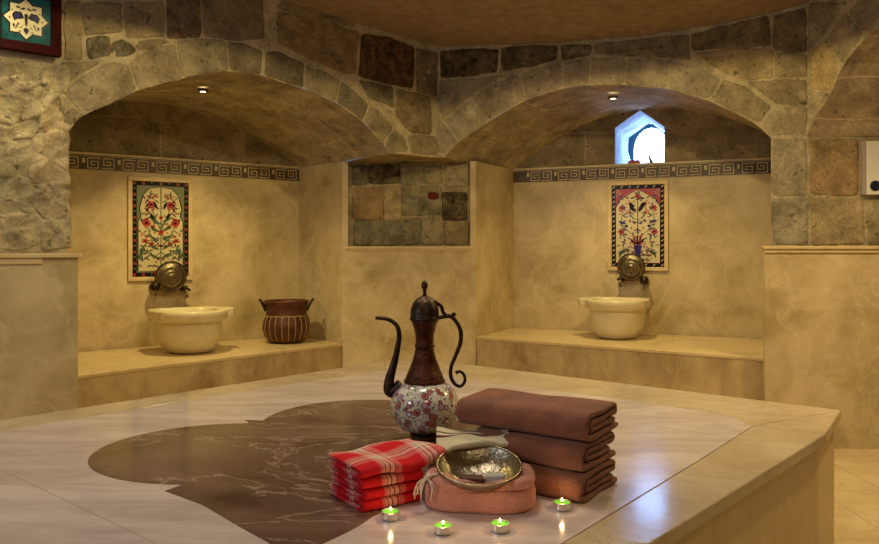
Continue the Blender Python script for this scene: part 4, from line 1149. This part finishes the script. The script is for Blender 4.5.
# brown bath towels: local x along length (to the right), y away
def tow_matrix(origin, ang, z): return Matrix.Translation((origin[0], origin[1], z)) @ Matrix.Rotation(ang, 4, 'Z')
c0 = on_h(579, 502, ZP)      # near right lower corner (front right) of bottom towel
labs = ['brown terry towel, lowest of the stack beside the metal bowl', 'brown terry towel in the middle of the stack', 'brown terry towel on top of the stack']
zt = ZP+.0085
for i in range(3):
    th = .0155
    W_ = [.205, .203, .20][i]; Lg = [.29, .30, .365][i]
    hs = [0, .0480, .0335, .0165]
    # spiral: bottom, around the front nose, top, around the back nose, inner top, inner nose, inner middle
    W0 = W_
    path = []
    for k in range(9): path.append((W0-.0-(W0-.024)*k/8, 0))
    for k in range(1, 8):
        a = -PI/2-PI*k/8; path.append((.024+.024*math.cos(a), .028+.028*math.sin(a)))
    for k in range(9): path.append((.024+(W0-.048)*k/8, .056))
    for k in range(1, 6):
        a = PI/2-PI*k/6; path.append((W0-.024+.0085*1.5*math.cos(a), .056-.0095+.0095*math.sin(a)))
    for k in range(9): path.append((W0-.024-(W0-.062)*k/8, .037))
    for k in range(1, 6):
        a = PI/2+PI*k/6; path.append((.038+.0085*math.cos(a), .037-.009+.009*math.sin(a)))
    for k in range(9): path.append((.038+(W0-.07)*k/8, .019))
    ang = [-.40+.52, .16, .05][i]
    ang = [.10, .12, .05][i]
    # direction: local +x points towards the right end (nearest the viewer's right)
    path = [(p[0], p[1]*.95) for p in path]
    ang = [-.62, -.60, -.585][i]
    corner = [on_h(582, 506, ZP), on_h(583, 505, ZP), on_h(588, 504, ZP)][i]
    M = tow_matrix((corner.x-Lg*math.cos(ang), corner.y-Lg*math.sin(ang)), ang, zt)
    o = cloth_roll('bath_towel', None, path, th, Lg, TOWELB, .007, i+2, nl=30, M=M, endround=.012)
    tag(o, labs[i], 'towel', 'folded brown towels')
    zt += .0695

# red checked cloths
cr = on_h(361, 513, ZP); ux = Vector((.83, .56)).normalized(); angr = math.atan2(ux.y, ux.x)
labr = ['red and white checked cloth, lowest of the four folded ones', 'red and white checked cloth, second from the bottom of the folded pile', 'red and white checked cloth just under the topmost one', 'red and white checked cloth on top of the pile, reaching towards the ewer']
zt = ZP+.0055
for i in range(4):
    Lr = [.156, .159, .163, .232][i]; Wr = .162
    hs = [0, .0125]
    path = fold_path(Wr, hs)[::-1]
    path = [(p[0], p[1]) for p in path]
    # nose at the near long side: mirror v
    path = [(Wr-p[0], p[1]) for p in path]
    def bul(x, v, z, i=i):
        b = 0
        if i == 3:
            b = .010*math.sin(min(1, x/.25)*PI*1.0)*math.sin(PI*max(0, min(1, v/.15)))+.006*math.sin(x*34+v*20)*min(1, x/.08)
            b += .012*max(0, (x-.14)/.11)
        else: b = 0
        return b
    jx, jy, ja = [(0, 0, 0), (.004, .003, .02), (-.002, .002, -.02), (-.004, -.002, .0)][i]
    M = tow_matrix((cr.x+jx, cr.y+jy), angr+ja, zt+(.0012*i))
    o = cloth_roll('checked_cloth', None, path, .0108, Lr, PLAID, .0035, i+20, nl=34, M=M, bulge=bul, endround=.006)
    tag(o, labr[i], 'cloth', 'folded red checked cloths'); zt += .0243

# salmon cloth bundle under the bowl: rounded folded bundle with a hollow for the bowl
pb = Vector((.096, 1.800, ZP))
o = empty('salmon_cloth', tuple(pb), 'salmon pink folded cloth with knotted fringe under the metal bowl', 'cloth', -.10)
bc = Vector((.004, -.005))      # bowl centre in bundle coords
def bundle(name, ax, ay, z0, z1, seed, lump, hollow, cx=0, cy=0, p=3.2):
    bm = bmesh.new(); seg = 72; rings = []
    lev = [(0, .0), (.75, .0), (.93, .0), (.985, .1), (1.0, .3), (1.0, .55), (.98, .8), (.93, .94), (.84, 1.0), (.7, 1.0), (.5, 1.0), (.3, 1.0), (0, 1.0)]
    for f, h in lev:
        if f == 0: rings.append([bm.verts.new((cx, cy, z0+(z1-z0)*h - (hollow if h == 1 else 0)))]); continue
        rg = []
        for i in range(seg):
            a = 2*PI*i/seg; c, s_ = math.cos(a), math.sin(a); rr = (abs(c)**p+abs(s_)**p)**(-1/p)
            x, y = ax*rr*c*f, ay*rr*s_*f
            nse = noise.noise(Vector((x*14, y*14, seed+h*2.2)))
            k = 1+nse*.05
            z = z0+(z1-z0)*h
            if h > .5: z += noise.noise(Vector((x*22, y*22, seed)))*lump
            if h >= .9 and hollow:
                dcen = math.hypot(x-bc.x, y-bc.y)
                z -= hollow*max(0, 1-(dcen/.085)**2)
            rg.append(bm.verts.new((cx+x*k, cy+y*k, max(z, .001))))
        rings.append(rg)
    for a, b in zip(rings, rings[1:]):
        for i in range(seg):
            j = (i+1) % seg
            if len(a) == 1: bm.faces.new((a[0], b[j], b[i]))
            elif len(b) == 1: bm.faces.new((a[i], a[j], b[0]))
            else: bm.faces.new((a[i], a[j], b[j], b[i]))
    return link(name, bm, PINK, o, smooth=True)
bundle('lower_fold', .130, .092, .0, .053, 3, .004, 0, p=3.6)
bundle('upper_fold', .1265, .089, .051, .075, 8, .007, .034, cy=.002, p=3.6)
# gathered creases at the bowl's left
bm = bmesh.new()
for k in range(3):
    tube(bm, smooth_path([(-.112+.004*k, -.030-.006*k, .070-.006*k), (-.098, -.062-.003*k, .068-.007*k), (-.065, -.084, .062-.008*k), (-.02+.02*k, -.0895, .056-.006*k)], 6), [.0012+.0042*math.sin(PI*j/18) for j in range(19)], 8)
link('crease', bm, PINK, o, smooth=True)
# fringe
bm = bmesh.new()
kn = Vector((-.118, -.062, .072))
for k in range(9):
    a = random.uniform(-.9, .9)
    e = kn+Vector((random.uniform(-.035, .012), random.uniform(-.03, -.012), -random.uniform(.03, .05)))
    mid_ = (kn+e)/2+Vector((random.uniform(-.012, .012), -.012, .008))
    tube(bm, smooth_path([kn+Vector((random.uniform(-.004, .03), random.uniform(-.0, .02), .006)), kn, mid_, e], 4), .0015, 6)
tube(bm, [kn+Vector((-.006, -.002, -.003)), kn+Vector((.006, .003, .004))], .006, 8)
link('fringe', bm, FRINGE, o, smooth=True)
# cream striped cloth draped behind the bowl
def cream():
    bm = bmesh.new(); ol = [(437, 458), (436, 440), (444, 429), (462, 427), (482, 430), (510, 436), (508, 441), (492, 447), (470, 452), (452, 458)]
    # real position: lies over the back of the pile, between bowl and brown towels
    nu, nv = 34, 22
    def S(a, b):
        x = -.008+.182*a; taper = 1-.72*a**1.4
        y = 1.838+.040*a+b*.155*taper
        z = ZP+.092+.036*a+.016*math.sin(PI*min(1, a*1.15))*(1-b)+b*(.036-.026*a)+.005*math.sin(5*a+3*b)+.003*math.sin(11*a-5*b)
        return Vector((x, y, z))
    top_ = [[S(i/nu, j/nv) for j in range(nv+1)] for i in range(nu+1)]
    vt = [[bm.verts.new(p) for p in r] for r in top_]
    vb = [[bm.verts.new(p-Vector((0, 0, .016*math.sin(PI*(.12+.76*i/nu))**.5 if 0 < j < nv else .010))) for j, p in enumerate(r)] for i, r in enumerate(top_)]
    for i in range(nu):
        for j in range(nv):
            f = bm.faces.new((vt[i][j], vt[i+1][j], vt[i+1][j+1], vt[i][j+1]))
            if 13 <= j <= 14 or (17 <= j <= 17): f.material_index = 1
            bm.faces.new((vb[i][j], vb[i][j+1], vb[i+1][j+1], vb[i+1][j]))
    for i in range(nu):
        bm.faces.new((vt[i][0], vb[i][0], vb[i+1][0], vt[i+1][0])); bm.faces.new((vt[i][nv], vt[i+1][nv], vb[i+1][nv], vb[i][nv]))
    for j in range(nv):
        bm.faces.new((vt[0][j], vt[0][j+1], vb[0][j+1], vb[0][j])); bm.faces.new((vt[nu][j], vb[nu][j], vb[nu][j+1], vt[nu][j+1]))
    ob = link('cream_cloth', bm, [CREAMC, simple('maroon_stripe', (.10, .012, .015), .9)], smooth=True)
    return tag(ob, 'cream cloth with maroon stripe draped between the ewer and the metal bowl', 'cloth')
cream()

# bowl (tilted to the viewer) with soaps
RB_ = .0985
bl = at(479, 465, 1.785); tilt = math.radians(12)
o = empty('hammam_bowl', tuple(bl), 'shallow tinned metal bowl holding soap on the salmon cloth', 'bowl')
o.rotation_euler = (tilt, 0, 0)
r = RB_
bm = bmesh.new(); lathe(bm, [(0, -.040), (.45*r, -.038), (.72*r, -.028), (.9*r, -.012), (.985*r, .0), (1.0*r, .0025), (1.0*r, -.001), (.93*r, -.015), (.74*r, -.0315), (.46*r, -.0415), (0, -.0435)], 64)
link('bowl_body', bm, SILVER, o, smooth=True)
bm = bmesh.new(); ring = [(r*math.cos(2*PI*k/64), r*math.sin(2*PI*k/64), .002) for k in range(65)]; tube(bm, ring, .0024, 8); link('bowl_rim', bm, SILVER, o, smooth=True)
def soap(loc, rot, dims, mat, lab):
    bm = bmesh.new(); box(bm, -dims[0]/2, dims[0]/2, -dims[1]/2, dims[1]/2, -dims[2]/2, dims[2]/2)
    ob = bevel(link('soap_bar', bm, mat), .003, 3); 
    ob.matrix_world = Matrix.Translation(bl) @ Matrix.Rotation(tilt, 4, 'X') @ Matrix.Translation(loc) @ Matrix.Rotation(rot[2], 4, 'Z') @ Matrix.Rotation(rot[0], 4, 'X') @ Matrix.Rotation(rot[1], 4, 'Y')
    return tag(ob, lab, 'soap')
soap(Vector((-.018, -.040, -.017)), (-.22, .10, .12), (.056, .036, .018), SOAPD, 'dark brown soap bar inside the metal bowl')
soap(Vector((.036, -.036, -.015)), (-.25, -.12, -.20), (.042, .034, .020), SOAPL, 'pale grey soap bar inside the metal bowl')

# ------------------------------------------------------------------ tea lights
tl = [((390.5, 518.5), 'lit green tea light nearest the red checked cloths'), ((443, 532.5), 'lit green tea light before the left half of the salmon cloth'), ((500, 530.5), 'lit green tea light before the right half of the salmon cloth'), ((562, 509), 'lit green tea light by the corner of the brown towels')]
proto = None
def copy_tree(ob, parent=None):
    c = ob.copy(); COL.objects.link(c); c.parent = parent
    for ch in ob.children: 
        copy_tree(ch, c)
    return c
for i, (p, lab) in enumerate(tl):
    q = on_h(*p, ZP); q.z += .0005
    if i == 0:
        proto = o = empty('tea_light', tuple(q), lab, 'candle', 0, 'lit tea lights')
        rr = .0198
        bm = bmesh.new(); lathe(bm, [(0, 0), (rr-.001, 0), (rr, .001), (rr, .0155), (rr+.0006, .0163), (rr-.0008, .0165), (rr-.0012, .0150), (rr-.0012, .010), (0, .010)], 36); link('metal_cup', bm, ALU, o, smooth=False)
        bm = bmesh.new(); lathe(bm, [(rr-.0013, .0105), (rr-.0013, .0145), (rr-.004, .0136), (.005, .0132), (0, .0132)], 32); link('wax', bm, WAX, o, smooth=True)
        bm = bmesh.new(); lathe(bm, [(.0008, .012), (.0008, .018), (0, .0185)], 8); link('wick', bm, WICK, o)
        bm = bmesh.new(); lathe(bm, [(0, .0165), (.0018, .0173), (.0028, .0190), (.0024, .0215), (.0012, .0240), (0, .0262)], 16); link('flame', bm, FLAME, o, smooth=True)
    else:
        o = copy_tree(proto); o.location = q; o['label'] = lab
bpy.context.view_layer.update()

# ------------------------------------------------------------------ star tile in its frame (top left)
fb = [LP.px(0, 52), LP.px(62, 61.8)]
ur = LP.px(57.5, 62)[0]; zb = LP.px(57.5, 59.5)[1]; SZ = ur-LP.px(-14, 60)[0]
uc = ur-SZ/2; zcn = zb+SZ/2+.0
o = empty('framed_tile', tuple(LP.w(uc, -.06, zcn)), 'teal tile with cream eight-pointed star in dark red frame, high on left wall', 'wall decoration', LP.rz)
bm = bmesh.new(); t = SZ*.147; hS = SZ/2
for (a, b, c, d) in ((-hS, hS, hS-t, hS), (-hS, hS, -hS, -hS+t), (-hS, -hS+t, -hS+t, hS-t), (hS-t, hS, -hS+t, hS-t)): box(bm, a, b, -.014, .03, c, d)
bevel(link('picture_frame', bm, FRAMEW, o), .003)
bm = bmesh.new(); box(bm, -hS+t, hS-t, -.002, .02, -hS+t, hS-t)
def fp(pts, mi, k):
    f = bm.faces.new([bm.verts.new((p[0], -.002-.0006*k, p[1])) for p in pts]); f.material_index = mi
RS = hS-t-.004
def star(Rr, r2): return [((Rr if i % 2 == 0 else r2)*math.sin(PI*i/8), (Rr if i % 2 == 0 else r2)*math.cos(PI*i/8)) for i in range(16)]
fp(star(RS, RS*.76), 3, 1); fp(star(RS*.90, RS*.685), 1, 2)
for sx in (-1, 1):
    def mm(pts, mi, k): fp([(sx*a*RS*.92, b*RS*.92) for a, b in pts], mi, k+1)
    mm([(.08, .05), (.22, .32), (.50, .30), (.62, .12), (.52, -.16), (.38, -.05), (.22, -.02)], 3, 3)
    mm([(.30, .26), (.38, .26), (.36, .0), (.31, .04)], 2, 4); mm([(.42, .25), (.52, .18), (.47, -.08), (.42, -.02)], 2, 4)
    mm([(.02, .5), (.10, .56), (.30, .42), (.12, .44)], 3, 4); mm([(.05, -.1), (.20, -.45), (.34, -.48), (.18, -.38)], 3, 4)
    mm([(.0, .28), (.08, .2), (.04, -.30), (.0, -.35)], 3, 5); mm([(.30, -.25), (.36, -.22), (.50, -.55), (.44, -.5)], 3, 4)
    mm([(.0, -.42), (.13, -.50), (.10, -.62), (.0, -.75)], 3, 5); mm([(.60, .40), (.66, .34), (.58, .30)], 3, 4); mm([(.70, .02), (.78, -.02), (.70, -.10)], 3, 4)
    mm([(.25, .55), (.42, .58), (.45, .50), (.3, .48)], 3, 4); mm([(.2, -.62), (.34, -.70), (.30, -.60)], 3, 4); mm([(.52, -.30), (.60, -.34), (.56, -.50), (.5, -.42)], 3, 4)
link('tile_face', bm, [TEAL, CREAMG, BLUEG, BLACKG], o, recalc=False)

# ------------------------------------------------------------------ thermostat box at the right
u0, z1 = FP.px(860, 142); u1, z0 = FP.px(905, 195)
o = empty('wall_controller', tuple(FP.w((u0+u1)/2, -.016, (z0+z1)/2)), 'white wall control box with round dark button on the stone wall at the right edge', 'control box', FP.rz)
w = (u1-u0)/2; h = (z1-z0)/2
bm = bmesh.new(); box(bm, -w+.02, w, -.022, .012, -h, h); bevel(link('cover', bm, WHITEP, o), .004)
bm = bmesh.new(); box(bm, -w, -w+.0195, -.016, .012, -h, h); bevel(link('side_cover', bm, GREYP, o), .003)
bm = bmesh.new(); lathe(bm, [(0, .004), (.026, .004), (.030, .001), (.030, -.004), (0, -.004)], 24); bmesh.ops.rotate(bm, verts=bm.verts, matrix=Matrix.Rotation(PI/2, 3, 'X')); bmesh.ops.translate(bm, verts=bm.verts, vec=(-w+.066, -.024, -h+.05)); link('button', bm, BLACKP, o)

# ------------------------------------------------------------------ things on the window sill
u, _ = RB.px(631, 158); p = RB.w(u, .16, WBOT+.0)
bm = bmesh.new(); box(bm, -.048, .045, -.03, .03, .001, .040)
for v in bm.verts: v.co += Vector((noise.noise(v.co*40)*.01, 0, noise.noise(v.co*50+Vector((3, 3, 3)))*.006 if v.co.z > .01 else 0))
o = bevel(link('brick', bm, BRICKR), .008, 3); o.location = p; o.rotation_euler.z = RB.rz
tag(o, 'small reddish brick lying on the window sill', 'brick')
u, _ = RB.px(646, 158); p = RB.w(u, .20, WBOT+.0)
bm = bmesh.new(); tube(bm, smooth_path([(.022, 0, .004), (.010, 0, .03), (-.002, 0, .06), (.000, 0, .10)], 5), [.006, .008, .010, .012, .013, .013, .012, .011, .010, .009, .008, .007, .006, .005, .004, .003], 12)
o = link('bird_figure', bm, simple('blue_black', (.01, .012, .05), .4), smooth=True); o.location = p; o.name = 'curved_ornament'
tag(o, 'thin dark curved ornament standing on the window sill', 'ornament')

# ------------------------------------------------------------------ recessed lamps and added fill lights
def lamp_spot(name, loc, target, energy, col, size, blend=.6, radius=.02):
    ld = bpy.data.lights.new(name, 'SPOT'); ld.energy = energy; ld.color = col; ld.spot_size = math.radians(size); ld.spot_blend = blend; ld.shadow_soft_size = radius
    o = bpy.data.objects.new(name, ld); COL.objects.link(o); o.location = loc
    o.rotation_euler = (Vector(target)-Vector(loc)).to_track_quat('-Z', 'Y').to_euler(); return o
def lamp_area(name, loc, target, energy, col, size):
    ld = bpy.data.lights.new(name, 'AREA'); ld.shape = 'DISK'; ld.energy = energy; ld.color = col; ld.size = size
    o = bpy.data.objects.new(name, ld); COL.objects.link(o); o.location = loc
    o.rotation_euler = (Vector(target)-Vector(loc)).to_track_quat('-Z', 'Y').to_euler(); return o
def downlight(px, py, h, lab):
    h = h*S; D = h*F/(CY-py); p = at(px, py, D)
    o = empty('recessed_spotlight', tuple(p), lab, 'lamp')
    bm = bmesh.new(); lathe(bm, [(.020, -.006), (.030, -.006), (.033, -.002), (.031, .012), (.020, .012), (.020, -.006)], 28); link('trim_ring', bm, BRASS, o, smooth=True)
    bm = bmesh.new(); lathe(bm, [(0, -.005), (.016, -.005), (.0195, -.001), (.0195, .006), (0, .006)], 28); link('bulb', bm, LAMPG, o, smooth=True)
    return p
pL = downlight(203, 91, .785, 'small recessed spotlight in the vault of the left alcove')
pR = downlight(613, 98, .805, 'small recessed spotlight in the vault of the right alcove')
WARM = (1, .78, .33)
lamp_spot('left_alcove_spot', pL-Vector((0, 0, .03)), pL+Vector((-.03, .05, -1)), 105, WARM, 120, .9, .02)
lamp_spot('right_alcove_spot', pR-Vector((0, 0, .03)), pR+Vector((.03, .02, -1)), 85, WARM, 120, .9, .02)
lamp_spot('room_lamp_left', (-.85, 3.10, 2.46), (-.85, 3.10, 0), 46, WARM, 168, .07, .03)
lamp_spot('room_lamp_right', (.95, 3.35, 2.44), (.95, 3.35, 0), 70, WARM, 169, .07, .03)
lamp_spot('third_alcove_fill', (3.1, 3.75, 2.3), (3.0, 3.7, 0), 16, (1, .78, .45), 150, .8, .03)  # added light to lift the dark third alcove, no fixture built
lamp_spot('pier_spot', LP.w(uPL*.62, -.30, 2.50), LP.w(uPL*.72, -.04, 1.1), 30, (1, .83, .45), 120, .8, .03)
lamp_area('overhead_fill', (-.15, 2.3, 2.62), (-.15, 2.3, 0), 17, (1, .90, .80), .5)  # unseen area light added as soft fill over the platform
lamp_area('rear_fill', (.3, -.4, 2.62), (.2, 1.8, .8), 20, (1, .80, .52), .7)  # added fill from behind the camera, no real fixture there
lamp_area('side_window_light', (-2.8, .3, 2.0), (-.3, 2.2, .5), 26, (.72, .82, 1), .6)
lamp_spot('right_ceiling_lamp', (2.35, 3.1, 2.6), (2.1, 3.0, .0), 170, (1, .76, .34), 120, .7, .06)
for (p, _l) in tl:
    q = on_h(*p, ZP)
    ld = bpy.data.lights.new('candle_flame_light', 'POINT'); ld.energy = .08; ld.specular_factor = .04; ld.color = (1, .60, .25); ld.shadow_soft_size = .004
    lo_ = bpy.data.objects.new('candle_flame_light', ld); COL.objects.link(lo_); lo_.location = q+Vector((0, 0, .038))

# ------------------------------------------------------------------ world, camera, view
w = bpy.data.worlds.new('world'); scene.world = w; w.use_nodes = True
w.node_tree.nodes['Background'].inputs[0].default_value = (.5, .65, 1, 1); w.node_tree.nodes['Background'].inputs[1].default_value = .3
cd = bpy.data.cameras.new('camera'); cam = bpy.data.objects.new('camera', cd); COL.objects.link(cam)
cam.location = (0, 0, E); cam.rotation_euler = (PI/2, 0, 0); cd.sensor_width = 36; cd.lens = F/879*36; cd.shift_y = -24/879; cd.clip_start = .02
scene.camera = cam
scene.view_settings.view_transform = 'Standard'; scene.view_settings.look = 'None'; scene.view_settings.gamma = 1; scene.view_settings.exposure = -0.5
